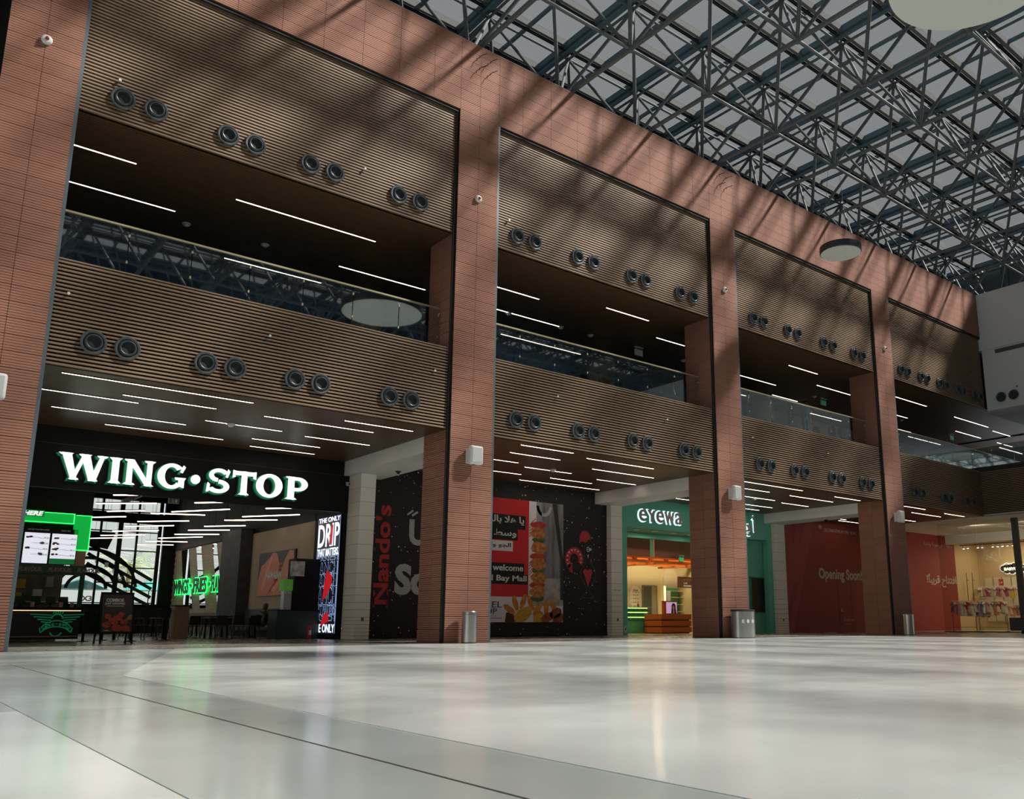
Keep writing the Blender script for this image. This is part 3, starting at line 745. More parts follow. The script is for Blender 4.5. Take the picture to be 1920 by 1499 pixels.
# ================================================================= BINS AND BENCH
bn = thing('litter_bin', 'slim round brushed steel litter bin with a blue band, before the second column', 'bin', (13.829, -.36, 0))
MB().lathe([(.215, .03), (.215, .80)], 40).build('body', ALU, bn, True)
MB().lathe([(.217, .80), (.217, .815)], 40).build('band', mat('blue band', (.05, .08, .3), .4), bn)
MB().lathe([(.216, .815), (.216, .88), (.20, .9), (.12, .9), (.11, .86), (.0001, .86)], 40).build('lid', ALU, bn, True)
MB().lathe([(.222, 0), (.222, .03)], 40).build('foot_ring', BLKRING, bn, True)
bn = thing('litter_bin', 'round brushed steel litter bin at the foot of the fourth column', 'bin', (37.76, -.45, 0))
MB().lathe([(.265, .03), (.265, .86)], 40).build('body', ALU, bn, True)
MB().lathe([(.265, .86), (.265, .92), (.25, .94), (.16, .94), (.15, .9), (.0001, .9)], 40).build('lid', ALU, bn, True)
MB().lathe([(.27, 0), (.27, .03)], 40).build('foot_ring', BLKRING, bn, True)
rb = thing('recycling_bin', 'wide brushed steel recycling bin with black lid and round stickers, before the third column', 'bin', (25.97, -.42, 0))
def ov(z, s_=1, n=48): return [(.52*s_*(abs(math.cos(t))**.6)*math.copysign(1, math.cos(t)), .30*s_*(abs(math.sin(t))**.8)*math.copysign(1, math.sin(t)), z) for t in [2*PI*i/n for i in range(n)]]
def loft(rings, m, name, parent, caps=True):
    mb = MB(); n = len(rings[0])
    for r in rings: mb.v += r
    for q in range(len(rings)-1):
        for j in range(n): l = (j+1) % n; mb.f.append((q*n+j, q*n+l, (q+1)*n+l, (q+1)*n+j))
    if caps: mb.f.append(tuple(range(n))); mb.f.append(tuple(range((len(rings)-1)*n, len(rings)*n)))
    mb.m = [0]*len(mb.f); return mb.build(name, m, parent, True)
loft([ov(.03), ov(.98)], ALU, 'body', rb); loft([ov(0, .98), ov(.03, .98)], BLKRING, 'foot', rb); loft([ov(.98, 1.03), ov(1.03, 1.03), ov(1.05, .97)], BLACK, 'lid', rb)
for x, y in ((-.32, -.285), (-.08, -.305), (.20, -.302)):
    mb = MB(); disc(mb, x, .62, .07, y, y+.05, 18); mb.build('sticker', SPKR, rb)
mb = MB(); stroke(mb, (-.32, .57), (-.315, .67), .02, -.293, -.28); mb.build('sticker_print', BLACK, rb)
be = thing('bench', 'dark grey rounded block bench on a recessed black foot, cut by the right picture edge', 'bench', (47.0, -3.1, 0))
rbox(-1.35, 3.5, -3.0, 1.55, .14, .80, .05, mat('charcoal bench', (.045, .05, .055), .6), 'seat_block', be)
MB().box(-.85, 3.2, -2.7, 1.2, 0, .14).build('foot', BLACK, be)

# ================================================================= PEOPLE
SKIN = mat('brown skin', (.19, .09, .05), .6); HAIR = mat('black hair', (.008, .007, .006), .7)
def skinned(name, joints, edges, m, parent, sub=2):
    me = bpy.data.meshes.new(name); me.from_pydata([j[0] for j in joints], edges, []); me.materials.append(m)
    o = link(name, me, parent); sk = o.modifiers.new('skin', 'SKIN'); sk.use_smooth_shade = True
    ly = me.skin_vertices[0] if me.skin_vertices else None
    if ly is None:
        bm = bmesh.new(); bm.from_mesh(me); bm.verts.layers.skin.verify(); bm.to_mesh(me); bm.free(); ly = me.skin_vertices[0]
    for i, j in enumerate(joints):
        r = j[1]; ly.data[i].radius = (r, r) if not isinstance(r, tuple) else r
    ly.data[0].use_root = True
    o.modifiers.new('sub', 'SUBSURF').levels = 1; o.modifiers['sub'].render_levels = sub
    dg = bpy.context.evaluated_depsgraph_get(); dg.update()
    nm = bpy.data.meshes.new_from_object(o.evaluated_get(dg)); o.modifiers.clear(); o.data = nm; shade(nm, 80)
    return o
def person(label, loc, rz, shirt, trousers, pose='stand', headgear=None, lean=0, lh=None, rh=None, skin=SKIN, beard=False):
    t = thing('person', label, 'person', loc, rz)
    V = Vector
    sit = pose == 'sit'
    hip = .50 if sit else .92
    top = .52; y = -lean
    chest = V((0, y*.6, hip+.34)); neck = V((0, y, hip+.52)); head = V((0, y-.02, hip+.65))
    hands = []
    hm = MB(); rows = [(-.22, .062, .062, .012), (-.16, .055, .056, .010), (-.115, .056, .062, .0), (-.105, .050, .070, -.012), (-.085, .062, .086, -.010), (-.05, .074, .096, -.004), (0, .080, .102, 0), (.05, .079, .102, .004), (.09, .066, .086, .006), (.118, .038, .052, .008), (.126, .004, .006, .008)]
    for dz, rx, ry, oy in rows:
        for k_ in range(20): a_ = 2*PI*k_/20; hm.v.append((rx*math.cos(a_), head.y+oy+ry*math.sin(a_), head.z+.03+dz))
    for q in range(len(rows)-1):
        for k_ in range(20): l_ = (k_+1) % 20; hm.f.append((q*20+k_, q*20+l_, (q+1)*20+l_, (q+1)*20+k_))
    hm.m = [0]*len(hm.f); hm.build('head', skin, t, True)
    bj = []; be_ = []
    sj = [((0, 0, hip-.02), (.165, .125)), (tuple(V((0, y*.3, hip+.17))), (.155, .115)), (tuple(chest), (.175, .125)), (tuple(neck-V((0, 0, .02))), (.10, .085))]
    se = [(0, 1), (1, 2), (2, 3)]
    for s_, hd in ((-1, lh), (1, rh)):
        sh = chest+V((s_*.165, 0, .10)); hd = V(hd) if hd else V((s_*.24, y*.3-.05, hip-.08))
        mid = (sh+hd)/2; d = (hd-sh); need = max(0, .285**2-(d.length/2)**2)**.5
        el = mid+V((s_*.5, .7, -.5)).normalized()*need
        b = len(sj); sj += [(tuple(sh), .070), (tuple(el), .052), (tuple(el+(hd-el)*.80), .042)]; se += [(2, b), (b, b+1), (b+1, b+2)]
        d2 = (hd-el).normalized(); w0 = el+(hd-el)*.82
        hj = [(tuple(w0), .026), (tuple(hd), (.034, .017)), (tuple(hd+d2*.05), (.034, .015))]; he = [(0, 1), (1, 2)]
        sd = d2.cross(V((0, 1, 0))) if abs(d2.y) < .8 else V((1, 0, 0)); sd = sd.normalized()
        for q, L in zip((-1.5, -.5, .5, 1.5), (.062, .075, .07, .055)):
            p = hd+d2*.055+sd*q*.017; n0 = len(hj); hj += [(tuple(p), .009), (tuple(p+d2*L*.55+V((0, -.004, 0))), .008), (tuple(p+d2*L*.9+V((0, -.014, 0))), .007)]; he += [(2, n0), (n0, n0+1), (n0+1, n0+2)]
        n0 = len(hj); p = hd+sd*-.03; hj += [(tuple(p+d2*.02-sd*.02), .010), (tuple(p+d2*.05-sd*.035), .009)]; he += [(1, n0), (n0, n0+1)]
        hands.append((hj, he))
    for hj, he in hands: skinned('hand', hj, he, skin, t, 1)
    skinned('shirt', sj, se, shirt, t)
    # face: nose, ears, eyes, mouth
    hz = head.z+.035; hy = head.y-.098
    MB().lathe([(.004, .028), (.010, .012), (.016, -.012), (.008, -.02)], 8, 'Z', (0, hy-.002, hz-.012)).build('nose', skin, t, True)
    for s_ in (-1, 1):
        MB().lathe([(.0005, -.006), (.011, -.004), (.012, .004), (.0005, .006)], 10, 'Y', (s_*.03, hy+.012, hz+.012)).build('eye', BLACK, t)
        MB().lathe([(.018, -.01), (.024, 0), (.018, .01)], 8, 'Y', (s_*.078, head.y+.005, hz)).build('ear', skin, t, True)
    MB().box(-.024, .024, hy+.004, hy+.014, hz-.055, hz-.047).build('mouth', mat('lip', (.12, .04, .03), .6), t)
    if headgear != 'bald':
        hm_ = headgear or HAIR
        MB().lathe([(.100, .03), (.106, .055), (.094, .10), (.06, .128), (.0005, .138)], 20, 'Z', (0, head.y+.012, head.z+.03)).build('cap' if headgear else 'hair', hm_, t, True)
        if headgear: MB().box(-.055, .055, hy-.07, hy+.03, head.z+.065, head.z+.078).build('cap_peak', hm_, t)
    if beard: MB().lathe([(.05, -.045), (.062, -.015), (.055, .01)], 14, 'Z', (0, head.y-.028, head.z-.02)).build('beard', HAIR, t, True)
    tj = [((0, .01, hip+.09), (.135, .105)), ((0, .01, hip+.01), (.13, .10))]; te = [(0, 1)]
    for s_ in (-1, 1):
        if sit:
            lj = [((s_*.085, -.07, hip-.02), .085), ((s_*.09, -.22, hip+.01), .082), ((s_*.10, -.44, hip), .064), ((s_*.10, -.44, hip-.22), .056), ((s_*.10, -.42, .09), .042)]
            fy = -.42
        else:
            k = s_*.02
            lj = [((s_*.085, 0, hip-.09), .082), ((s_*.095, -.01, .72), .084), ((s_*.10, -.015+k, .49), .060), ((s_*.10, .01+k, .28), .054), ((s_*.10, .03, .09), .040)]; fy = .03
        tj += [(p_, r_*1.12) for p_, r_ in lj]; n0 = len(tj)-5; te += [(1, n0)] + [(n0+i, n0+i+1) for i in range(4)]
        mb = MB(); mb.hexa([(s_*.10-.045, fy-.20, 0), (s_*.10+.045, fy-.20, 0), (s_*.10+.04, fy+.07, 0), (s_*.10-.04, fy+.07, 0), (s_*.10-.035, fy-.17, .05), (s_*.10+.035, fy-.17, .05), (s_*.10+.035, fy+.06, .09), (s_*.10-.035, fy+.06, .09)])
        mb.build('shoe', BLACK, t)
    skinned('trousers', tj, te, trousers, t)
    return t

# ================================================================= CHICKEN SHOP (bay 1)
BLK2 = mat('black painted board', (.005, .0055, .0055), .6, spec=.25)
def wl(name, label, *boxes, m=BLK2, cat='wall', kind='structure'):
    mb = MB()
    for b in boxes: mb.box(*b)
    return tag(mb.build(name, m), label, cat, kind=kind)
fas = wl('fascia_board', 'tall black fascia board carrying the white illuminated shop sign', (-12, 13.465, 7.30, 7.45, 4.46, ZS0), cat='fascia')
MB().box(-12, 13.465, 7.285, 7.30, 5.78, 5.80).build('joint_strip', mat('dark strip', (.025, .025, .025), .5), fas)
wl('wall_shop', 'black jamb wall at the right side of the chicken shop entrance', (13.32, 13.46, 7.31, 9.7, 0, 4.6))
bg = mat('beige plaster', (.40, .335, .235), .8, var=.08, vscale=1)
wl('wall_shop', 'beige side wall of the chicken shop behind the orange picture', (13.30, 13.46, 9.72, 16.3, 0, 4.37), m=bg)
wl('wall_shop', 'black upper side wall of the chicken shop', (13.30, 13.46, 7.45, 28.8, 4.6, 7.2), (13.30, 13.46, 9.7, 28.8, 4.37, 4.6))
wl('column', 'dark slate clad column in the middle of the chicken shop side wall', (12.78, 13.46, 16.35, 18.8, 0, 4.6), m=mat('slate', (.045, .052, .055), .7, var=.3, vscale=3), cat='column')
wl('ceiling_shop', 'black open ceiling of the chicken shop', (-12, 13.46, 7.45, 28.8, 7.2, 7.3), cat='ceiling')
wl('wall_shop', 'black left part of the back wall of the chicken shop', (-12, 4.2, 28.65, 28.8, 0, 7.2))
wl('wall_shop', 'black strip of back wall right of the shop windows', (12.75, 13.46, 28.6, 28.8, 0, 7.2))
wl('wall_shop', 'dark band of back wall above and below the shop windows', (4.2, 12.75, 28.65, 28.8, 5.75, 6.3), (4.2, 12.75, 28.65, 28.8, 6.95, 7.2), (4.2, 12.75, 28.65, 28.8, 0, 1.5))
for i in range(4):
    mb = MB().box(3+i*2.5, 3.12+i*2.5, 7.5, 28.6, 6.7, 6.95)
    tag(mb.build('beam', BLK2), f'black ceiling joist, {ORD[i]} from the left in the chicken shop', 'beam', 'black ceiling joists', 'structure')
# brick side wall with tapered mirrors
bw = thing('wall_brick', 'cream painted brick side wall at the back of the chicken shop with tapered mirrors', 'wall', (13.44, 28.65, 0), -PI/2, kind='structure')
MB().box(0, 9.85, .02, .06, 1.0, 4.37).box(0, 9.85, .02, .06, 0, 1.0).build('mortar', mat('mortar', (.22, .19, .14), .9), bw)
br = MB().box(0, .34, 0, .03, 0, .15).mesh('brick'); br.materials.append(panel_mat('cream brick', (.42, .37, .27), .12))
nbr = 0
rest = MB()
for r in range(21):
    for i in range(28):
        x = i*.352+(.176 if r % 2 else 0)
        if x > 9.5: continue
        if nbr < 298: link('brick', br, bw, (x, 0, 1.02+r*.16)); nbr += 1
        else: rest.box(x, x+.34, 0, .03, 1.02+r*.16, 1.17+r*.16)
o = rest.build('outlying_bricks', MATS['cream brick'], bw); o['kind'] = 'stuff'
MIR = mat('mirror', (.85, .88, .88), .03, metal=1)
for a, b, c_, d in ((27.36, 26.1, 26.07, 24.6), (24.81, 24.01, 23.34, 22.46), (22.24, 21.58, 20.69, 20.0), (20.66, 20.28, 19.3, 19.05)):
    f = lambda y: 28.65-y
    mb = MB(); mb.prism([(f(c_), 1.25), (f(d), 1.25), (f(b), 4.33), (f(a), 4.33)], -.03, -.005); mb.build('tapered_mirror', MIR, bw)
NEON = mat('green neon', (.02, .8, .15), .5, emit=2.2, ecol=(.02, .9, .14)); DKG = mat('dark green acrylic', (.005, .05, .02), .4)
sg = thing('neon_sign', 'green glowing lettering on the brick side wall of the chicken shop', 'sign', (13.36, 27.75, 0), -PI/2)
for bdy, a, b in (('WINGS', 0, 2.6), ('•', 2.95, 3.15), ('FRIES', 3.5, 5.5), ('•', 5.85, 6.05), ('FLAVOUR', 6.3, 8.75)):
    z0, z1 = (2.0, 2.74) if bdy != '•' else (2.28, 2.46)
    text('letters_glow', bdy, NEON, a-.05, b+.05, z0-.05, z1+.05, -.02, sg, .03, bold=.05); text('letters', bdy, DKG, a, b, z0, z1, -.06, sg, .03, bold=.03)

# windows with glazing bars and decals; garden beyond
wn = thing('window_1', 'tall shopfront windows at the back of the chicken shop with black and white wing decals', 'window', (0, 28.62, 0), kind='structure')
for x, w_ in ((4.2, .1), (6.0, .1), (7.8, .1), (9.69, .1), (10.62, .22), (11.44, .1), (12.55, .18)): MB().box(x-w_/2, x+w_/2, -.05, .05, 1.5, 6.95).build('mullion', BLK2, wn)
for a, b, z in ((4.2, 12.6, 5.28), (4.2, 12.6, 1.55), (10.65, 12.6, 4.28), (11.44, 12.6, 3.38), (4.2, 12.6, 6.35), (9.7, 12.6, 2.6)): MB().box(a, b, -.03, .03, z-.03, z+.03).build('transom', BLK2, wn)
for a, b in ((4.2, 6), (6, 7.8), (7.8, 9.69), (9.69, 10.62), (10.62, 11.44), (11.44, 12.55)): MB().box(a+.05, b-.05, -.005, .005, 1.55, 6.95).build('window_pane', GLASSS, wn)
DEC = mat('black window decal', (.006, .006, .006), .6); DECW = mat('white window decal', (.8, .8, .8), .6)
mb = MB()
for r in (1.0, 1.42, 1.9, 2.4): ring(mb, 9.3, 2.2, r, r*.9, .16, 5, 175, -.02, -.012, 18)
for k in range(4): stroke(mb, (9.2, 4.55-k*.5), (12.4, 2.75-k*.45), .17, -.02, -.012)
mb.prism([(8.6, 5.2), (10.4, 5.2), (10.1, 4.3), (8.9, 4.5)], -.02, -.012); mb.build('wing_decal', DEC, wn)
for k, ch in enumerate('THE WING'):
    a = math.radians(150-k*18); x, z = 9.3+1.66*math.cos(a), 2.2+1.5*math.sin(a)
    if ch != ' ': text('decal_lettering', ch, DECW, x-.09, x+.09, z-.12, z+.12, -.02, wn, .006, bold=.03)
text('decal_lettering', 'EX3', DECW, 9.0, 9.62, 1.62, 1.9, -.02, wn, .006, bold=.04)
tag(MB().box(-20, 40, 28.9, 70, -.3, 0).build('ground', mat('pale paving', (.45, .43, .40), .9)), 'pale paved ground outside the back windows', 'ground', kind='structure')
for i, x in enumerate((9.6, 13.0)):
    t = thing('parasol', f'teal parasol outside the back windows, {["left","right"][i]} one', 'parasol', (x, 31.5, 0))
    MB().lathe([(1.5, 2.3), (.02, 2.9)], 8).build('canopy', mat('teal canvas', (.02, .14, .15), .8), t); MB().tube((0, 0, 0), (0, 0, 2.9), .03, 8).build('pole', BLK2, t)
tr = thing('palm_tree', 'pale green palm tree outside the back windows', 'tree', (12.9, 36, 0))
MB().tube((0, 0, 0), (0, 0, 3.9), .2, 10, r2=.14).build('trunk', mat('palm trunk', (.15, .11, .07), .9), tr)
PG = mat('palm leaf', (.19, .24, .12), .7)
for i in range(20):
    a = i*2.4; e = .9-.06*i; p = Vector((0, 0, 3.9)); mb = MB(); L = 2.2
    d = Vector((math.cos(a)*math.cos(e), math.sin(a)*math.cos(e), math.sin(e)))
    for q in range(7):
        n_ = p+d*(L/7); d = (d+Vector((0, 0, -.16))).normalized(); sd = d.cross(Vector((0, 0, 1))).normalized()
        mb.tube(p, n_, .018, 4)
        for s_ in (-1, 1):
            for u in (0, .5):
                b_ = p+(n_-p)*u; tip = b_+sd*s_*.5*(1-q/9)+d*.25-Vector((0, 0, .15)); wv = d*.03
                mb.poly([b_-wv, b_+wv, tip])
        p = n_
    mb.build('frond', PG, tr)

# main sign: WING • STOP in flared capitals
SIGNW = mat('sign face white', (.9, .92, .9), .4, emit=.85, ecol=(.92, .95, .93)); SIGNG = mat('sign edge green', (.005, .22, .09), .5, emit=.12)
def glyph(ch, x0, x1):
    """flared capitals in a box of height 1, as strokes and arcs; returns list of (kind, data)"""
    w_ = x1-x0; q = []
    def P(*p): q.append(('p', [(x0+a*w_, b) for a, b in p]))
    def S(cx, b, hw=.13, h=.07): P((cx-hw, b), (cx+hw, b), (cx+hw*.72, b+h if b < .5 else b-h), (cx-hw*.72, b+h if b < .5 else b-h))
    if ch == 'I': P((.24, 0), (.76, 0), (.76, 1), (.24, 1)); P((.02, 0), (.98, 0), (.8, .09), (.2, .09)); P((.02, 1), (.98, 1), (.8, .91), (.2, .91))
    if ch == 'W':
        P((.06, 1), (.25, 1), (.40, 0), (.28, 0)); P((.36, 0), (.28, 0), (.46, .9), (.52, .8)); P((.44, 1), (.62, 1), (.78, 0), (.64, 0)); P((.78, 0), (.66, 0), (.84, 1), (.93, 1))
        P((.24, 0), (.44, 0), (.42, .06), (.26, .06)); P((.62, 0), (.82, 0), (.80, .06), (.64, .06))
        P((0, 1), (.29, 1), (.25, .93), (.05, .93)); P((.40, 1), (.66, 1), (.62, .93), (.44, .93)); P((.77, 1), (1, 1), (.96, .93), (.81, .93))
    if ch == 'N':
        P((.10, 0), (.28, 0), (.26, 1), (.10, 1)); P((.10, 1), (.30, 1), (.90, 0), (.72, 0)); P((.74, 1), (.90, 1), (.90, 0), (.74, 0))
        P((0, 0), (.38, 0), (.32, .07), (.06, .07)); P((0, 1), (.30, 1), (.26, .93), (.05, .93)); P((.64, 1), (1, 1), (.95, .93), (.68, .93)); P((.66, 0), (.98, 0), (.9, .07), (.72, .07))
    if ch == 'T': P((.37, 0), (.63, 0), (.61, 1), (.39, 1)); P((0, 1), (1, 1), (1, .83), (0, .83)); P((0, 1.03), (.1, 1), (.1, .74), (-.01, .70)); P((1, 1.03), (.9, 1), (.9, .74), (1.01, .70)); P((.27, 0), (.73, 0), (.66, .07), (.34, .07))
    if ch == 'O': q.append(('a', (x0+w_/2, .5, w_/2, .52, .26*w_, 0, 360, .14)))
    if ch == 'G':
        q.append(('a', (x0+w_*.5, .5, w_*.5, .52, .25*w_, 42, 318, .14))); P((.62, .46), (1.02, .46), (.97, .36), (.66, .36)); P((.76, .42), (.96, .42), (.96, .05), (.76, .12)); P((.90, .98), (.80, .70), (.88, .66), (.98, .90))
    if ch == 'S':
        q.append(('a', (x0+w_*.5, .735, w_*.42, .285, .19*w_, 20, 262, .15))); q.append(('a', (x0+w_*.5, .265, w_*.47, .285, .22*w_, -160, 88, .16)))
        P((.88, 1.02), (.80, .68), (.88, .66), (.97, .92)); P((.04, .40), (.0, 0), (.10, .02), (.14, .32))
    if ch == 'P': P((.12, 0), (.40, 0), (.38, 1), (.12, 1)); q.append(('a', (x0+w_*.55, .69, w_*.45, .31, .26*w_, -90, 90, .14))); P((.3, 1), (.56, 1), (.56, .86), (.3, .86)); P((.3, .52), (.56, .52), (.56, .38), (.3, .38)); P((0, 0), (.52, 0), (.44, .07), (.08, .07)); P((0, 1), (.3, 1), (.3, .93), (.06, .93))
    if ch == '.': q.append(('a', (x0+w_/2, .46, w_/2, .19, w_/2-.001, 0, 360, .189)))
    return q
def signletter(ch, x0, x1, z0, h, y, parent=None):
    t = thing('sign_letter', f'white lit sign letter {ch if ch != "." else "dot"} with green edge on the black fascia', 'sign letter', (x0, y, z0), group='letters of the main shop sign')
    for nm, m, ya, yb, gr in (('edge', SIGNG, -.035, .07, .035), ('face', SIGNW, -.12, -.05, 0)):
        mb = MB()
        for k, d in glyph(ch, 0, x1-x0):
            ox = -.04 if gr else 0; oz = -.03 if gr else 0
            if k == 'p':
                cx = sum(a for a, _ in d)/len(d); cz = sum(b for _, b in d)/len(d)
                mb.prism([(a+ox+(gr if a > cx else -gr)*.8, (b*h+oz)+(gr if b > cz else -gr)*.6) for a, b in d], ya, yb)
            else:
                cx, cz, rx, rz, wd, a0, a1, wz = d; ring(mb, cx+ox, cz*h+oz, rx+gr*.7, rz*h+gr*.7, wd+gr*1.2, a0, a1, ya, yb, 28, wz=min(wz*h+gr*1.2, (rz*h+gr*.7)*.999))
        mb.build(nm, m, t)
    return t
for ch, a, b in (('W', 4.23, 5.55), ('I', 5.58, 5.95), ('N', 6.0, 6.89), ('G', 6.97, 7.80), ('.', 7.97, 8.25), ('S', 8.46, 9.2), ('T', 9.28, 10.03), ('O', 10.06, 10.95), ('P', 11.06, 11.84)):
    o = signletter(ch, a, b, 4.74, .78, 7.23)

# totem screen on the right jamb
tt = thing('video_screen', 'tall lit video screen of white block words on the chicken shop right jamb', 'screen', (13.3, 9.3, 0), -PI/2)
MB().box(0, 1.95, -.04, .0, .15, 4.42).build('housing', BLK2, tt)
SB = mat('screen black', (.01, .012, .016), .3, emit=.5, ecol=(.01, .012, .02)); SWH = mat('screen white', (.8, .85, 1), .3, emit=1.3, ecol=(.75, .83, 1)); SBL = mat('screen pale blue', (.3, .5, .9), .3, emit=.7, ecol=(.35, .5, .85)); SRD = mat('screen red', (.6, .02, .02), .3, emit=.5, ecol=(.7, .02, .03))
MB().box(.02, 1.93, -.05, -.04, .17, 4.40).build('display', SB, tt)
for b_, z0, z1, m in (('THE ONLY', 4.2, 4.38, SWH), ('DRIP', 3.30, 4.14, SWH), ('THAT MATTERS.', 2.96, 3.24, SWH), ('RANCH', 2.78, 2.92, SBL), ('RANCH', 2.32, 2.74, SBL), ('RANCH', 1.86, 2.28, SBL), ('RANCH', 1.24, 1.82, SBL), ('THAT MATTERS', .86, 1.18, SBL), ('RANCH', .62, .82, SBL), ('THE ONLY', .22, .52, SWH)):
    text('screen_text', b_, m, .06, 1.88, z0, z1, -.05, tt, .006, bold=.018 if m is SWH else .0)
    if m is SBL: text('screen_text', b_, SB, .09, 1.85, z0+.03, z1-.03, -.057, tt, .003, bold=-.0)
mb = MB(); mb.prism([(.75, 1.35), (1.1, 1.5), (1.45, 1.9), (1.5, 2.2), (1.0, 2.45), (.85, 2.0)], -.062, -.058); mb.prism([(.7, .45), (1.4, .62), (1.3, .95), (.9, .85)], -.062, -.058); mb.prism([(1.05, 3.35), (1.3, 3.35), (1.35, 4.1), (1.15, 4.0)], -.0618, -.0575); mb.build('red_drip_picture', SRD, tt)
mb = MB().box(.03, .05, -.056, -.05, .2, 4.38).box(1.9, 1.92, -.056, -.05, .2, 4.38)
for z in (.84, 1.21, 1.85, 2.3, 2.94): mb.box(.03, 1.92, -.056, -.05, z-.008, z+.008)
mb.build('blue_frame_line', SBL, tt)['kind'] = 'stuff'

# orange picture
OR1 = mat('orange print', (.30, .055, .012), .4, emit=.05, ecol=(.7, .18, .05)); OR2 = mat('light orange print', (.42, .10, .03), .4, emit=.05, ecol=(.8, .3, .12)); DKP = mat('dark print', (.02, .02, .018), .5)  # orange prints emit faintly: glow put into the colour, the picture is no lamp
pc = thing('wall_picture', 'large orange picture of glazed chicken wings on the beige side wall', 'picture', (13.24, 15.13, 0), -PI/2)
MB().box(0, 3.85, -.02, .05, 1.64, 3.42).build('panel', DKP, pc)
def blob(mb, cx, cz, rx, rz, rot, y, n=20, j=.12):
    pts = []
    for i in range(n):
        t_ = 2*PI*i/n; r = 1+random.uniform(-j, j); x, z = rx*r*math.cos(t_), rz*r*math.sin(t_); pts.append((cx+x*math.cos(rot)-z*math.sin(rot), cz+x*math.sin(rot)+z*math.cos(rot)))
    mb.prism(pts, y-.005, y)
def cclip(pts, a, b, c_, d):
    for A, B, K in ((-1, 0, -a), (1, 0, b), (0, -1, -c_), (0, 1, d)): pts = clip(pts, A, B, K)
    return pts
mb = MB()
for pts in ([(0, 1.64), (.05, 2.3), (.35, 2.9), (.6, 2.95), (1.2, 3.2), (1.5, 3.38), (2.0, 3.35), (2.3, 2.9), (2.2, 2.2), (1.2, 1.64)], [(2.45, 2.5), (2.9, 3.1), (3.3, 3.4), (3.7, 3.35), (3.84, 2.8), (3.84, 1.64), (1.2, 1.64), (1.9, 2.3)]): mb.prism(pts, -.03, -.02)
mb.build('glazed_wing_print', OR1, pc)
mb = MB()
for p in ([(.4, 1.9), (.9, 2.7), (1.4, 3.25), (1.6, 3.2), (1.1, 2.5), (.7, 1.9)], [(3.1, 2.4), (3.5, 3.1), (3.6, 3.0), (3.4, 2.2)], [(1.6, 1.9), (2.6, 2.4), (2.7, 2.2), (1.9, 1.75)]): mb.prism(p, -.034, -.03)
mb.build('highlight_print', OR2, pc)
text('picture_lettering', 'HAWAIIAN', PALE, .95, 2.6, 2.30, 2.62, -.034, pc, .004, bold=.04)
for z in (2.0, 2.15, 2.72, 2.88): text('picture_lettering', 'HAWAIIAN', OR2, .95, 2.6, z-.05, z+.06, -.033, pc, .003)

# counter, menus, green header
CTR = mat('counter black', (.010, .011, .011), .35)
ct = thing('counter', 'black serving counter with a green winged shop emblem', 'counter', (0, 9.2, 0))
MB().box(1.5, 5.65, 0, 1.2, .08, .98).build('body', CTR, ct); MB().box(1.45, 5.70, -.06, 1.25, .98, 1.04).build('worktop', BLK2, ct)
MB().box(1.5, 5.65, -.03, -.005, .93, .95).build('light_line', mat('counter light line', (1, .7, .4), .5, emit=1.4, ecol=(1, .65, .35)), ct)
MB().tube((1.6, -.15, .16), (5.6, -.15, .16), .02, 8).build('foot_rail', mat('bronze rail', (.2, .13, .09), .4, metal=.6), ct)
EG = mat('emblem green', (.01, .26, .11), .5, emit=.15, ecol=(.01, .4, .16))
mb = MB(); cx, cz = 5.03, .50
for s_ in (-1, 1):
    for k in range(5):
        L = .72-.10*k; stroke(mb, (cx+s_*.16, .80-k*.075), (cx+s_*L, .83-k*.075), .028, -.02, -.005)
ring(mb, cx, .25, .46, .40, .03, 25, 155, -.02, -.005, 20); ring(mb, cx, .13, .46, .34, .03, 30, 150, -.02, -.005, 20)
stroke(mb, (cx-.44, .42), (cx-.40, .27), .03, -.02, -.005); stroke(mb, (cx+.44, .42), (cx+.40, .27), .03, -.02, -.005)
ring(mb, cx, .70, .17, .15, .04, 0, 180, -.02, -.005, 14)
for k in range(5): stroke(mb, (cx-.12+k*.06, .84), (cx-.09+k*.06, .96-abs(k-2)*.02), .025, -.022, -.005)
ring(mb, cx, .28, .16, .12, .03, 180, 360, -.02, -.005, 12)
mb.build('winged_emblem', EG, ct)
for k, ch in enumerate('WING·STOP'):
    a = math.radians(146-k*14); text('emblem_letter', ch, EG, cx+.40*math.cos(a)-.032, cx+.40*math.cos(a)+.032, .20+.33*math.sin(a)-.045 if ch != '·' else .53, .20+.33*math.sin(a)+.045 if ch != '·' else .55, -.005, ct, .015, bold=.03)
MWH = mat('menu screen white', (.8, .82, .9), .4, emit=.75, ecol=(.78, .82, .92)); 
FOOD = [mat('fried brown', (.28, .10, .03), .6), mat('sauce red', (.35, .03, .02), .5), mat('cup grey', (.2, .24, .24), .5)]
MG = mat('menu green', (.01, .16, .05), .5, emit=.3, ecol=(.01, .25, .07))
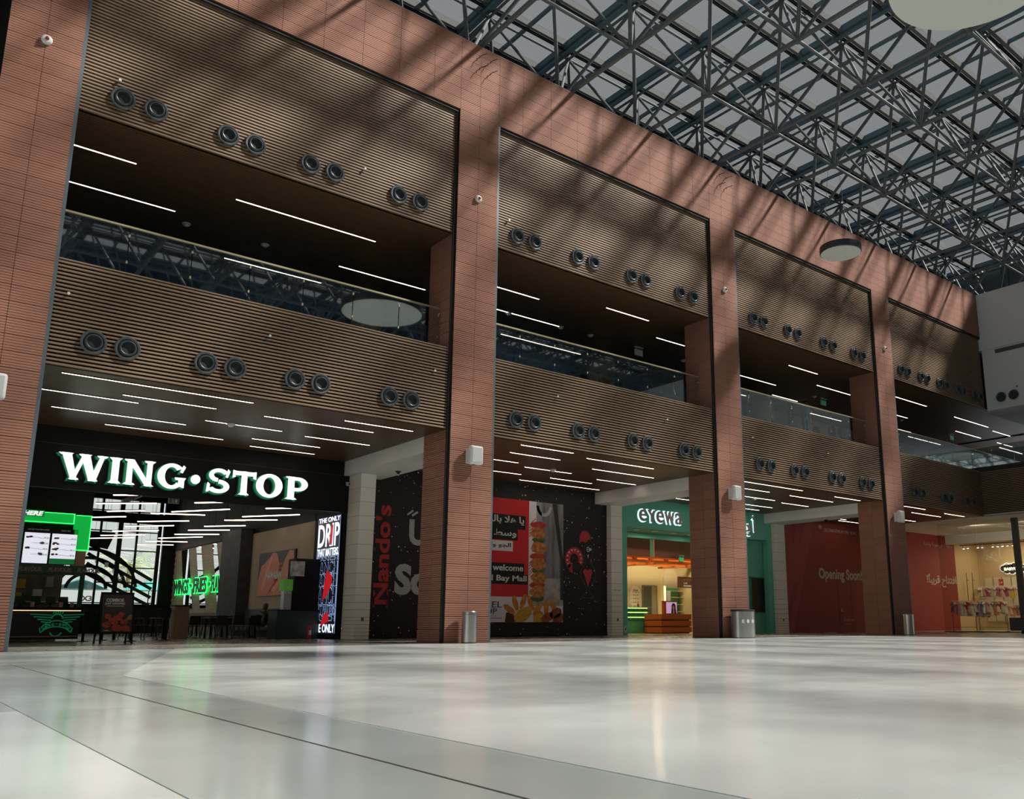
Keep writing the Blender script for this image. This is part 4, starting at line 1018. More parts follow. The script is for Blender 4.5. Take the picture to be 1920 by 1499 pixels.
for i, (a, b, lab) in enumerate(((2.6, 3.83, 'lit menu screen mostly behind the left column'), (3.86, 4.56, 'lit menu screen headed choose your dip and drink'), (4.58, 5.30, 'lit menu screen headed party fix with a green foot'))):
    t = thing('menu_board', lab, 'menu board', (a, 9.0, 2.33), group='menu screens over the counter'); w_ = b-a
    MB().box(0, w_, 0, .06, 0, 1.1).build('frame', BLK2, t); MB().box(.02, w_-.02, -.008, 0, .02 if i < 1 else .02, .94).build('screen', MWH, t)
    text('menu_heading', ['SAUCED & TOSSED', 'CHOOSE YOUR DIP & DRINK', 'PARTY FIX'][i], PALE, .08 if i < 2 else .25, w_-.05 if i < 2 else .5, 1.02, 1.06, 0, t, .008, bold=.03)
    rows = 4
    for r in range(rows):
        z = .80-r*.17
        mb = MB(); s_ = .5 if i != 1 or r in (0, 3) else .7
        for q in range(4): blob(mb, (.14 if i != 1 or r in (0, 2) else w_-.2)+random.uniform(-.06, .06), z+random.uniform(-.01, .03), .04, .028, 0, -.009-.002*q, 10)
        mb.build('food_picture', FOOD[0 if r % 2 == 0 else 2] if i == 1 else FOOD[r % 2], t)
        for q, (u0, u1) in enumerate(((.26, .46), (.50, .64))): MB().box(w_*.36 if q == 0 and i != 1 else u0*w_*1.2, w_*.62 if q == 0 else w_*.95, -.010, -.008, z-.004-.02*q, z+.004-.02*q).build('text_line', DKP, t)
        text('menu_price', 'SR 2%d' % (3+r), DKP, w_*.76, w_*.93, z-.01, z+.02, -.008, t, .003, bold=.02)
    if i != 1: MB().box(.02, w_-.02, -.012, -.008, .02, .18).build('green_foot', MG, t)
GLO = mat('glowing green box', (.0, .30, .05), .5, emit=.55, ecol=(0, .55, .06)); GLR = mat('green edge light', (.05, .9, .2), .5, emit=2.5, ecol=(.05, 1, .15))
hd = thing('header_sign', 'glowing green header box reading order here above the menu screens', 'sign', (0, 9.0, 0))
MB().box(1.5, 5.15, 0, .3, 3.60, 3.92).build('box', GLO, hd); MB().box(1.5, 5.15, -.012, 0, 3.60, 3.615).box(5.13, 5.15, -.012, 0, 3.60, 3.92).box(4.3, 5.15, -.012, 0, 3.905, 3.92).build('edge_light', GLR, hd)
MB().box(1.5, 4.32, -.03, 0, 3.76, 3.96).build('green_label', mat('label green', (.01, .30, .07), .5, emit=.3), hd); text('lettering', 'ORDER HERE', SIGNW, 3.02, 4.29, 3.79, 3.93, -.03, hd, .01, bold=.04, shear=.25)
vb = thing('glowing_box', 'tall glowing green light box right of the menu screens', 'light box', (5.19, 9.0, 2.79))
MB().box(0, .44, 0, .3, 0, 1.10).build('box', GLO, vb); MB().box(0, .44, -.012, 0, 0, .018).box(.42, .44, -.012, 0, 0, 1.1).box(0, .44, -.012, 0, 1.085, 1.1).build('edge_light', GLR, vb)
tag(MB().box(5.22, 5.58, 9.05, 9.3, 2.31, 2.77).build('copper_panel', mat('copper sheet', (.35, .2, .13), .35, metal=.5)), 'small copper panel below the glowing green box', 'panel')
fb = thing('flavour_band', 'dark green band with the word flavour repeated, below the menu screens', 'sign', (0, 8.95, 0))
MB().box(1.5, 5.62, 0, .35, 2.03, 2.30).build('box', DKG, fb)
for i in range(4): text('lettering', 'FLAVOUR.', mat('bronze lettering', (.2, .15, .11), .5), 3.05+.78*i-.02, 3.05+.78*i+.62, 2.10, 2.24, 0, fb, .012, bold=.05, shear=.25)
tag(MB().box(5.50, 5.62, 9.0, 9.12, 1.04, 2.03).build('post', DKG), 'dark green post standing at the end of the black counter', 'post')
kb = wl('wall_kitchen', 'dim grey brown kitchen wall behind the black counter', (-4, 5.6, 12.6, 12.7, 0, 3.2), m=mat('kitchen wall', (.16, .14, .11), .7, var=.3, vscale=2))
wl('wall_kitchen', 'black wall above the kitchen hatch', (-4, 5.7, 9.4, 12.7, 3.2, 7.2))
for i, (x, z, w_, h, col) in enumerate(((4.25, 1.7, .25, .3, (.5, .3, .03)), (4.2, 1.3, .22, .25, (.5, .4, .05)), (4.75, 1.45, .25, .22, (.6, .58, .5)), (5.1, 1.75, .2, .35, (.35, .35, .33)))):
    tag(MB().box(x, x+w_, 12.3, 12.58, z, z+h).build('carton', mat('carton %d' % i, col, .7)), f'{["orange","yellow","cream","grey"][i]} carton on the kitchen wall shelf behind the counter', 'carton', 'kitchen cartons')
tag(MB().box(3.4, 5.5, 12.2, 12.6, 1.24, 1.28).build('kitchen_shelf', ALU), 'steel shelf on the kitchen wall behind the counter', 'shelf')
for i, x in enumerate((4.05, 4.45, 4.85, 5.2)):
    t = thing('order_terminal', f'dark tilted order terminal on the black counter, {ORD[i]} from the left', 'terminal', (x, 9.5, 1.04), group='order terminals')
    MB().box(-.06, .06, -.06, .06, 0, .02).box(-.015, .015, 0, .03, .02, .2).build('stand', BLK2, t)
    MB().hexa([(-.13, -.05, .12), (.13, -.05, .12), (.13, -.03, .12), (-.13, -.03, .12), (-.13, .12, .33), (.13, .12, .33), (.13, .14, .33), (-.13, .14, .33)]).build('screen', NEAR, t)
for i, x in enumerate((4.3, 5.05, 5.35)):
    tag(MB().box(x, x+.10, 9.25, 9.28, 1.04, 1.2).build('counter_card', mat('card print', (.35, .2, .16), .6)), f'small printed card on the black counter, {ORD[i]} from the left', 'card', 'cards on the counter')
person('shop worker in black behind the counter at the left edge', (3.75, 10.9, 0), .3, NEAR, NEAR, headgear=HAIR)

# suspended lights in the shop
WS = [(5.19,8.88,5.63,8.63),(6.17,9.00,7.10,8.22),(6.19,11.65,7.77,10.26),(6.98,13.79,7.98,12.68),(8.38,13.39,10.12,12.65),(8.86,12.42,10.25,10.27),(8.75,9.26,9.64,8.28),(6.97,16.26,7.91,15.16),(8.71,16.71,10.23,15.10),(8.77,19.02,10.27,17.38),(8.84,21.67,10.31,19.91),(8.86,24.16,10.35,22.39),(8.79,26.13,10.32,24.29),(11.37,16.84,12.61,15.42),(11.27,13.94,11.93,13.44),(11.33,19.00,12.70,17.68),(11.39,21.33,13.0,20.05),(11.35,23.91,12.78,21.81),(11.24,25.89,13.04,25.14),(11.46,28.38,13.0,27.47),(11.19,9.20,12.05,8.30),(11.41,12.26,12.85,10.20),(11.57,13.65,12.86,12.48)]
WS = [(5.0,8.3,6.3,8.1)]+WS[1:]
rown = {}
for i, (a, b, c_, d) in enumerate(sorted(WS, key=lambda q: q[1])):
    side = 'left' if (a+c_)/2 < 8.2 else 'middle' if a < 10.5 else 'right'; ri = rown[side] = rown.get(side, -1)+1
    t = thing('suspended_light', f'suspended light bar, {ORD[ri]} from the entrance in the {side} row under the black shop ceiling', 'linear light', ((a+c_)/2, (b+d)/2, 4.6), math.atan2(d-b, c_-a), group='suspended light bars in the chicken shop')
    L = math.hypot(c_-a, d-b)/2
    MB().box(-L, L, -.03, .03, 0, .03).build('diffuser', LEDI, t); MB().box(-L, L, -.035, .035, .031, .06).build('housing', BLK2, t)
    for s_ in (-.8, .8): MB().tube((s_*L, 0, .06), (s_*L, 0, 2.08), .006, 5).build('wire', BLK2, t)
exit_sign(8.0, 9.0, 4.75, 'dull green hanging sign under the ceiling of the chicken shop', mat('dull sign', (.12, .14, .10), .5), .7)

# A-board, queue posts, podium
ab = thing('pavement_board', 'black folding sign board with red chicken picture reading combos just dropped', 'sign board', (5.93, 5.85, 0), .05)
def fr(mb, y0, y1, z0, z1, x0=-.43, x1=.43, t_=.045):
    for xa in (x0, x1-t_): mb.hexa([(xa, y0, z0), (xa+t_, y0, z0), (xa+t_, y0+.03, z0), (xa, y0+.03, z0), (xa, y1, z1), (xa+t_, y1, z1), (xa+t_, y1+.03, z1), (xa, y1+.03, z1)])
for nm, ya in (('front_frame', -.32), ('rear_frame', .32)):
    mb = MB(); fr(mb, ya, 0, 0, 1.42); mb.box(-.43, .43, ya*.02-.02, ya*.02+.02, 1.37, 1.43); mb.box(-.43, .43, ya*.78-.02, ya*.78+.02, .27, .32); mb.build(nm, BLK2, ab)
pl = MB().hexa([(-.39, -.255, .30), (.39, -.255, .30), (.39, -.235, .30), (-.39, -.235, .30), (-.39, -.015, 1.38), (.39, -.015, 1.38), (.39, .005, 1.38), (-.39, .005, 1.38)]).build('poster', mat('poster charcoal', (.035, .032, .03), .5), ab)
tp = bpy.data.objects.new('poster_print', None); C.objects.link(tp); tp.parent = pl; tp.location = (0, -.262, .30); tp.rotation_euler = (-math.atan2(.24, 1.08), 0, 0)
o = text_mesh('COMBOS', -.3, .16, .88, .98, 0, .003, .05); o.materials.append(PALE); 
RC = mat('red fried chicken', (.36, .05, .025), .5, var=.4, vscale=20)
# keep three levels: join the print pieces into meshes directly under the poster
C.objects.unlink(tp); bpy.data.objects.remove(tp)
Mx = Matrix.Translation((0, -.262, .30)) @ Matrix.Rotation(-math.atan2(.24, 1.08), 4, 'X')
def onp(me, name, m=None):
    if m: me.materials.clear(); me.materials.append(m)
    me.transform(Mx); return link(name, me, pl)
onp(o, 'print_lettering')
onp(text_mesh('JUST DROPPED', -.33, .2, .79, .86, 0, .003, .04), 'print_lettering', PALE); onp(text_mesh('PREMIUM FLAVOR & SEASONED FRIES', -.29, .16, .745, .775, 0, .003, .01), 'print_lettering', PALE)
for x in (-.33, -.05, .2): onp(text_mesh('COMBO', x, x+.13, .05, .08, 0, .003, .03), 'print_lettering', PALE)
for i, (x, z, r) in enumerate([(-.27, .22, .11), (-.02, .14, .13), (.22, .13, .12), (-.15, .34, .09), (.02, .42, .12), (.17, .3, .1), (-.25, .46, .09), (.1, .52, .08), (-.08, .28, .09)]):
    mb = MB(); blob(mb, x, z, r, r*.8, 0, -.003-.004*i, 16); onp(mb.mesh('p'), 'chicken_picture', RC)
mb = MB(); [stroke(mb, (.22+.02*k, .36+.03*k), (.38, .40+.03*k), .02, -.006, -.002) for k in range(5)]; onp(mb.mesh('p'), 'fries_picture', mat('fries print', (.4, .2, .06), .6))
for i, (x, y) in enumerate(((6.95, 8.3), (8.2, 9.2), (5.75, 9.0), (6.6, 10.6))):
    t = thing('queue_post', f'black belt queue post in the chicken shop entrance, {["before the bar stools","beside the wooden podium","before the counter emblem","behind the sign board"][i]}', 'queue post', (x, y, 0), group='queue posts')
    MB().lathe([(.17, 0), (.17, .02), (.03, .035)], 24).build('base', BLK2, t); MB().box(-.035, .035, -.035, .035, .02, 1.0).build('post', BLK2, t); MB().box(-.045, .045, -.045, .045, 1.0, 1.05).build('belt_head', BLK2, t)
for a, b, l in (((6.95, 8.3), (8.2, 9.2), 'right'), ((5.75, 9.0), (6.95, 8.3), 'left')):
    tag(MB().bar((a[0], a[1], .95), (b[0], b[1], .95), .01, .06).build('queue_belt', BLK2), f'black belt stretched between the {l} pair of queue posts', 'belt')
pd = thing('podium', 'tall pale oak podium in the chicken shop', 'podium', (9.15, 11.9, 0))
MB().box(0, .50, 0, .6, 0, 1.15).build('body', mat('pale oak', (.27, .19, .12), .6, var=.2, vscale=2, stretch=(8, 8, .5)), pd); MB().box(-.02, .52, -.02, .62, 1.15, 1.19).build('top', BLK2, pd)

# tables, chairs, stools
CH = mat('black chair shell', (.018, .018, .018), .5)
def chair(name='dining_chair', seat=.46, label='', bar_=False):
    t = thing(name, label, 'stool' if bar_ else 'chair')
    rbox(-.21, .21, -.21, .21, seat-.03, seat, .02, CH, 'seat', t, 2)
    MB().hexa([(-.2, .19, seat+.02), (.2, .19, seat+.02), (.2, .21, seat+.02), (-.2, .21, seat+.02), (-.19, .27, seat+.36), (.19, .27, seat+.36), (.19, .29, seat+.36), (-.19, .29, seat+.36)]).build('backrest', CH, t)
    for sx in (-1, 1):
        for sy in (-1, 1): MB().tube((sx*.16, sy*.16, seat-.02), (sx*.22, sy*.22, 0), .012, 6).build('leg', CH, t)
    if bar_: MB().tube((-.2, -.2, .28), (.2, -.2, .28), .01, 6).build('foot_rest', CH, t)
    return t
c0 = chair()
first = True
TW = mat('table oak', (.24, .16, .10), .5)
for i, (x, y) in enumerate(((11.0, 11.4), (10.9, 14.2), (10.7, 17.4), (10.2, 20.6))):
    t = thing('dining_table', f'long wood topped dining table, {ORD[i]} row back in the chicken shop', 'table', (x, y, 0), group='dining tables')
    MB().box(-.9, .9, -.36, .36, .73, .765).build('tabletop', TW, t)
    for sx in (-.8, .8):
        for sy in (-.3, .3): MB().box(sx-.025, sx+.025, sy-.025, sy+.025, 0, .73).build('leg', BLK2, t)
    for j, dx_ in enumerate((-.6, 0, .6)):
        for sy in (-1, 1):
            o = c0 if first else copy_tree(c0); first = False
            o.location = (x+dx_, y+sy*.62, 0); o.rotation_euler = (0, 0, 0 if sy > 0 else PI)
            o['label'] = f'black shell chair at the {ORD[i]} dining table, {["left","middle","right"][j]} seat on the {"far" if sy > 0 else "near"} side'; o['group'] = 'black chairs at the dining tables'
s0 = chair('bar_stool', .72, '', True); first = True
bt = thing('bar_table', 'high black bar table with stools behind the sign board', 'table', (8.1, 12.2, 0))
MB().box(-.9, .9, -.3, .3, 1.02, 1.06).build('tabletop', BLK2, bt)
for sx in (-.8, .8): MB().box(sx-.04, sx+.04, -.04, .04, 0, 1.02).build('leg', BLK2, bt)
for j, dx_ in enumerate((-.6, -.2, .2, .6)):
    o = s0 if first else copy_tree(s0); first = False
    o.location = (8.1+dx_, 11.65, 0); o.rotation_euler = (0, 0, PI); o['label'] = f'slim black bar stool at the high bar table, {ORD[j]} from the left'; o['group'] = 'bar stools at the high table'
bq = thing('banquette', 'dark green upholstered wall bench under the orange picture', 'bench', (12.75, 13.0, 0))
rbox(0, .5, -3.2, 3.2, .25, .46, .04, mat('dark green leather', (.02, .04, .03), .5), 'seat_cushion', bq); rbox(.38, .52, -3.2, 3.2, .46, 1.12, .04, MATS['dark green leather'], 'backrest', bq); MB().box(.05, .5, -3.2, 3.2, 0, .25).build('base', BLK2, bq)
person('seated customer in black top eating at the wall bench', (12.45, 11.9, 0), -PI/2, NEAR, mat('grey trousers', (.12, .12, .11), .8), 'sit', headgear='bald', lh=(-.1, -.3, .86), rh=(.08, -.26, 1.0), beard=True)
dc = thing('service_counter', 'dark green self service counter with a soda dispenser', 'counter', (11.7, 8.75, 0))
MB().box(0, 1.55, 0, .85, 0, .98).build('body', mat('dark green board', (.012, .035, .028), .45), dc); MB().box(-.02, 1.57, -.02, .87, .98, 1.02).build('worktop', BLK2, dc)
MB().box(.62, 1.55, .15, .85, 1.02, 2.86).build('tall_cabinet', BLK2, dc)
sd_ = thing('soda_dispenser', 'soda dispenser with bright green header on the dark green counter', 'dispenser', (11.95, 9.0, 1.02))
MB().box(-.02, .33, -.05, .35, .68, 1.08).build('header', mat('dispenser green', (.08, .30, .03), .5, emit=.2), sd_); MB().box(.05, .33, 0, .3, 0, .68).build('body', ALU, sd_)
mb = MB(); ring(mb, .15, .88, .1, .1, .03, 0, 360, -.056, -.05, 16); mb.build('header_emblem', PALE, sd_)
for i in range(4): MB().box(0+.07*i, .03+.07*i, -.09, -.05, .56, .68).build('nozzle', SPKR, sd_)
tag(MB().box(12.2, 12.62, 8.8, 9.1, 2.22, 2.75).build('poster_board', mat('white print board', (.4, .42, .36), .6, var=.6, vscale=6)), 'pale patterned print board on the black cabinet', 'poster')
fe = thing('fire_extinguisher', 'red fire extinguisher standing beside the tall video screen', 'extinguisher', (12.72, 8.3, 0))
MB().lathe([(.07, 0), (.075, .02), (.075, .40), (.05, .47), (.02, .49), (.0001, .5)], 20).build('cylinder', mat('signal red', (.42, .02, .015), .35), fe, True); MB().box(-.02, .02, -.02, .02, .48, .54).box(-.07, .02, -.015, .015, .54, .56).build('valve', BLKRING, fe)
MB().tube((.02, -.02, .5), (.09, -.05, .3), .012, 6).build('hose', BLACK, fe); MB().box(-.04, .04, -.078, -.07, .15, .3).build('label_plate', PALE, fe)
cc = thing('security_camera', 'small white security camera on the black fascia end', 'camera', (13.38, 7.3, 5.52))
MB().box(-.05, .05, -.05, 0, -.05, .05).build('bracket', SPKR, cc); MB().lathe([(.06, 0), (.06, -.12), (.05, -.13)], 16, 'Y', (0, -.04, -.04)).build('body', SPKR, cc, True); MB().lathe([(.035, -.136), (.0001, -.136)], 14, 'Y', (0, -.04, -.04)).build('lens', BLACK, cc)

# ================================================================= SPECKLED BLACK HOARDING (bay 2)
SPK = speckle_mat('black speckled print', (.010, .009, .009), (.75, .72, .68), 7, .16)
hn = tag(MB().box(14.06, 26.02, YB, YB+.12, 0.0, ZS0).build('hoarding', SPK), 'black speckled hoarding with restaurant posters between two ivory pilasters', 'hoarding', kind='structure')
MB().box(14.06, 26.02, YB-.01, YB, 0.0, .06).build('skirting', BLACK, hn)
RED = mat('poster red', (.55, .008, .012), .5); REDL = mat('logo red', (.45, .02, .025), .5); LG = mat('light grey print', (.40, .40, .40), .6)
# red vertical word, reading upwards
me = text_mesh("Nando's", 0, 3.66, 0, .62, 0, .012, .03, .0)
me.transform(Matrix.Translation((15.20, YB-.002, 1.22)) @ Matrix.Rotation(-PI/2, 4, 'Y')); me.materials.append(REDL); link('red_lettering', me, hn)
mb = MB()
for x, z, w_, h in ((14.64, 1.24, .05, .26), (15.18, 1.24, .05, .26), (14.64, 1.62, .05, .2), (15.18, 1.66, .05, .2), (15.18, 2.1, .04, .12), (15.18, 2.62, .04, .12), (15.18, 2.3, .04, .1), (14.6, 3.2, .04, .12)): mb.box(x-w_/2, x+w_/2, YB-.014, YB-.002, z-h/2, z+h/2)
mb.build('letter_serifs', REDL, hn)['kind'] = 'stuff'
text('grey_lettering', 'So', LG, 15.45, 16.95, 1.57, 2.73, YB, hn, .012, bold=.05); text('grey_lettering', 'Up', LG, 15.98, 17.4, 3.15, 4.42, YB, hn, .012, bold=.04)
mb = MB(); stroke(mb, (15.88, 4.58), (16.12, 4.76), .07, YB-.012, YB); stroke(mb, (16.08, 4.56), (16.32, 4.72), .08, YB-.012, YB); mb.build('grey_dashes', LG, hn)
# rooster emblem
mb = MB(); y0_, y1_ = YB-.012, YB-.002
ring(mb, 24.72, 4.22, .30, .32, .20, -10, 215, y0_, y1_, 18); disc(mb, 24.72, 4.24, .2, y0_-.003, y1_, 16)
ring(mb, 24.10, 3.28, .50, .50, .26, -30, 235, y0_, y1_, 26); mb.prism([(23.70, 3.05), (23.98, 3.05), (24.02, 2.68), (23.86, 2.72)], y0_, y1_)
for s_ in (-1, 1): disc(mb, 24.88+s_*.12, 2.74, .135, y0_-.001*(s_+2), y1_, 16)
mb.prism([(24.64, 2.68), (24.88, 2.10), (25.12, 2.68), (24.88, 2.80)], y0_-.004, y1_); mb.prism([(25.02, 3.34), (25.12, 3.30), (25.1, 3.18), (25.03, 3.2)], y0_, y1_)
mb.build('rooster_red', REDL, hn)
mb = MB()
for k in range(10):
    a = math.radians(-20+k*26); disc(mb, 24.10+.40*math.cos(a), 3.28+.40*math.sin(a), .038, y0_-.004, y0_, 8)
ring(mb, 24.90, 3.74, .085, .12, .03, 0, 360, y0_, y1_, 14); disc(mb, 24.90, 3.74, .022, y0_, y1_, 8); mb.prism([(25.0, 3.82), (25.11, 3.74), (25.0, 3.66)], y0_, y1_); mb.prism([(24.86, 3.5), (24.94, 3.5), (24.88, 3.34)], y0_, y1_)
mb.build('rooster_white', PALE, hn)
mb = MB()
out = [(24.70, 3.90), (24.74, 3.95), (25.1, 3.9), (25.16, 3.6), (25.06, 3.15), (25.2, 3.0), (25.34, 2.7), (25.28, 2.4), (25.0, 2.06), (24.97, 1.9), (25.16, 1.7), (25.18, 1.62), (24.58, 1.62), (24.6, 1.7), (24.8, 1.9), (24.8, 2.06), (24.5, 2.5), (24.45, 2.75), (24.66, 3.0), (24.72, 3.2), (24.70, 3.90)]
for a, b in zip(out[:-1], out[1:]): stroke(mb, a, b, .012, y0_, y1_)
ring(mb, 24.72, 4.22, .34, .36, .012, -10, 225, y0_, y1_, 20); ring(mb, 24.10, 3.28, .54, .54, .012, -35, 240, y0_, y1_, 28)
mb.build('rooster_outline', mat('thin grey print', (.12, .11, .11), .6), hn)['kind'] = 'stuff'
# poster
po = thing('poster', 'large red restaurant poster with a chicken skewer on the speckled black hoarding', 'poster', (0, YB-.03, 0))
X0, X1, Z0, Z1 = 16.6, 23.46, .58, 5.61
MB().box(X0, X1, 0, .025, Z0, Z1).build('sheet', mat('poster white', (.72, .72, .76), .5), po)
MB().box(X0, 21.6, -.006, 0, 1.60, Z1).build('red_area', RED, po)
MB().box(22.05, X1, -.004, 0, 2.4, Z1).build('grey_wood_picture', mat('grey wood print', (.17, .17, .18), .6, var=.5, vscale=2, stretch=(3, 3, .4)), po)
MB().box(21.9, X1, -.004, 0, 1.25, 2.4).build('table_picture', mat('table print', (.34, .34, .31), .6, var=.25, vscale=3), po)
mb = MB(); mb.prism([(22.85, 5.6), (23.1, 5.6), (23.46, 3.2), (23.46, 1.5), (23.3, 1.5), (23.3, 3.2)], -.007, -.004); mb.build('dark_edge_picture', DKP, po)
mb = MB(); ring(mb, 22.4, 5.45, .42, .45, .14, 180, 360, -.006, 0, 12); mb.build('grey_ring_picture', LG, po)
mb = MB()
for k in range(5): stroke(mb, (21.62, 4.1+.12*k), (21.95, 4.4+.12*k), .03, -.009, -.006); stroke(mb, (21.62, 2.5+.12*k), (21.85, 2.7+.12*k), .03, -.009, -.006)
mb.build('red_hatching', RED, po)['kind'] = 'stuff'
MB().box(18.4, 21.42, -.012, -.006, 4.36, 4.94).box(18.4, 21.02, -.012, -.006, 3.90, 4.36).box(17.6, 21.38, -.012, -.006, 2.50, 2.96).box(17.6, 21.56, -.012, -.006, 2.10, 2.50).build('black_label', BLACK, po)
MB().box(18.8, 20.78, -.012, -.006, 3.44, 3.86).build('white_label', PALE, po)
T = lambda b_, x0, x1, z0, z1, m=PALE, bd=.02: text('lettering', b_, m, x0, x1, z0, z1, -.012, po, .008, bold=bd)
T(shaped('يا هلا بالبيري-'), 18.7, 21.34, 4.46, 4.90); T(shaped('وسط الديرة'), 18.5, 20.95, 3.98, 4.34); T(shaped('الجو ولّع!'), 19.2, 20.68, 3.52, 3.80, BLACK)
T('A very fiery welcome', 17.7, 21.32, 2.56, 2.90); T('to Jubail Bay Mall', 18.3, 21.50, 2.16, 2.46)
NAVY = mat('navy print', (.03, .03, .16), .6)
T('APPAREL', 18.2, 20.28, 1.16, 1.40, NAVY, .0); T('GROUP', 18.6, 20.04, .90, 1.13, NAVY, .0); T('FASHIONS EVERYDAY', 18.6, 20.28, .72, .76, NAVY, 0)
MB().box(19.0, 20.04, -.008, 0, .82, .835).build('green_line', mat('lime print', (.35, .4, .05), .6), po)
GOLD = mat('grilled chicken print', (.42, .17, .03), .6, var=.55, vscale=7); PEP = mat('red pepper print', (.42, .03, .015), .5, var=.4, vscale=6); GRN = mat('green pepper print', (.06, .10, .02), .5, var=.4, vscale=6); YEL = mat('corn print', (.55, .33, .02), .5, var=.3, vscale=14); WED = mat('potato wedge print', (.55, .2, .015), .6, var=.35, vscale=6)
MB().box(22.0, 22.28, -.006, 0, 4.75, 5.6).build('skewer_handle_picture', mat('steel print', (.3, .3, .3), .4), po)
for i, (z, k) in enumerate(((4.62, 0), (4.28, 1), (3.98, 2), (3.66, 1), (3.30, 0), (2.98, 1), (2.70, 2), (2.40, 1), (2.1, 0), (1.82, 1), (1.56, 2))):
    mb = MB(); blob(mb, 22.1+random.uniform(-.04, .04), z, .40 if k != 2 else .34, .26 if k == 1 else .15, 0, -.010-.002*(k == 1), 20, .10)
    mb.build(['red_pepper_picture', 'chicken_piece_picture', 'green_pepper_picture'][k], [PEP, GOLD, GRN][k], po)
    if k == 1:
        mb = MB()
        for q in range(3): stroke(mb, (21.85+.16*q, z-.14), (22.0+.16*q, z+.14), .03, -.016, -.013)
        mb.build('char_marks', mat('char', (.05, .015, .008), .7), po)['kind'] = 'stuff'
mb = MB(); mb.prism(cclip([(20.45, .58), (20.5, .95), (20.8, 1.05), (21, .58)], 20, 23.4, .585, 2), -.008, -.004); mb.build('bowl_picture', mat('brown bowl print', (.06, .015, .01), .6), po)
def cblob(cx, cz, rx, rz, rot, y, m, name):
    pts = []
    for i in range(18):
        t_ = 2*PI*i/18; r = 1+random.uniform(-.08, .08); x, z = rx*r*math.cos(t_), rz*r*math.sin(t_); pts.append((cx+x*math.cos(rot)-z*math.sin(rot), cz+x*math.sin(rot)+z*math.cos(rot)))
    pts = cclip(pts, X0, X1-.01, Z0+.005, Z1); mb = MB(); mb.prism(pts, y-.004, y); mb.build(name, m, po)
for i, (x, z, r) in enumerate(((20.95, 1.35, 1.9), (20.65, 1.1, 2.6), (21.35, 1.42, 1.2), (21.75, 1.35, 2.0), (22.1, 1.12, .9), (22.55, 1.2, 1.5), (22.3, .85, 2.4), (22.95, 1.2, 2.2))): cblob(x, z, .33, .13, r, -.006-.001*i, WED, 'wedge_picture')
for x, z, rx, rz, r in ((21.35, .88, .5, .26, .5), (22.15, .72, .3, .2, .2)): cblob(x, z, rx, rz, r, -.018, YEL, 'corn_picture')
for x, z in ((22.6, .78), (23.05, .95), (23.2, .72)): cblob(x, z, .32, .2, .4, -.022, mat('grilled meat print', (.28, .06, .015), .6, var=.5, vscale=9), 'grilled_meat_picture')

# ================================================================= OPTICIAN (bay 3)
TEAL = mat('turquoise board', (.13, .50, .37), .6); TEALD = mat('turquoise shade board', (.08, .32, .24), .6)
CREAM = mat('cream wall', (.55, .43, .22), .7); ORG = mat('orange joinery', (.55, .15, .02), .5); ORD2 = mat('orange desk', (.42, .085, .012), .5); TERR = mat('terracotta baffle', (.30, .10, .06), .7)
MINT = mat('mint laminate', (.10, .42, .22), .5)
ft = thing('fascia_board', 'turquoise shop front board of the optician with a tall recessed opening', 'fascia', kind='structure')
MB().box(26.7, 38.02, YB, YB+.25, 4.90, ZS0).build('header', TEAL, ft); MB().box(26.7, 27.27, YB, YB+.3, 0, 4.9).build('left_pier', TEAL, ft); MB().box(35.2, 35.95, YB, YB+.6, 0, 4.9).build('middle_pier', TEAL, ft)
MB().box(37.62, 38.02, YB, YB+.3, 0, 4.9).build('right_pier', TEAL, ft); MB().box(35.9, 38.0, YB+.4, YB+.5, 0, 4.9).build('niche_back', TEAL, ft); MB().box(35.9, 37.6, YB+.02, YB+.42, 4.86, 4.94).build('niche_soffit', TEALD, ft)
MB().box(27.27, 35.2, YB+.01, YB+1.4, 4.88, 4.92).build('entrance_soffit', TEALD, ft)
MB().box(27.27, 35.2, YB+1.3, YB+1.4, 4.62, 4.9).build('opening_edge', TEALD, ft)
for i, x in enumerate((28.3, 29.54, 30.85, 32.1, 33.4)):
    t = thing('ceiling_downlight', f'round white downlight in the optician entrance, {ORD[i]} from the left', 'downlight', (x, 7.75, 4.88), group='downlights in the optician entrance')
    MB().lathe([(.16, -.001), (.16, -.012), (.13, -.014)], 20).build('rim', SPKR, t); MB().lathe([(.13, -.01), (.0001, -.01)], 20).build('lamp', MATS['downlight lamp'], t)
bs = thing('wall_screen', 'tall black blank screen framed in the turquoise niche of the optician', 'screen', (36.55, YB+.4, 1.08))
MB().box(-.02, 1.14, -.06, -.0, -.05, 1.86).build('frame', TEALD, bs); MB().box(.04, 1.08, -.075, -.06, 0, 1.80).build('panel', mat('black screen', (.012, .009, .008), .25), bs)
HALO = mat('halo light', (.7, .95, .95), .5, emit=1.1, ecol=(.62, .92, .95)); TAUP = mat('taupe letter face', (.42, .33, .31), .5)
for lab, body, x0, x1, z0, z1 in (('white haloed shop name letters over the optician entrance', 'eyewa', 28.0, 30.9, 5.24, 5.80), ('white haloed shop name in Arabic script at the right of the turquoise header', shaped('أيوا'), 33.4, 36.62, 4.98, 6.12)):
    t = thing('sign_lettering', lab, 'sign'); 
    parts = [(shaped('يوا'), 33.7, 36.22, 5.0, 5.95), (shaped('أ'), 36.36, 36.60, 5.28, 6.12)] if 'eyewa'[0] != body[0] else [('e', 28.0, 28.5, z0, z1), ('Y', 28.56, 29.08, z0, z1), ('e', 29.14, 29.64, z0, z1), ('w', 29.70, 30.36, z0, z1), ('a', 30.43, 30.9, z0, z1)]
    for bd_, a_, b_, z0, z1 in parts:
        text('halo', bd_, HALO, a_-.05, b_+.05, z0-.05, z1+.05, YB, t, .015, bold=.04); text('face', bd_, TAUP, a_, b_, z0, z1, YB-.06, t, .06, bold=.008)
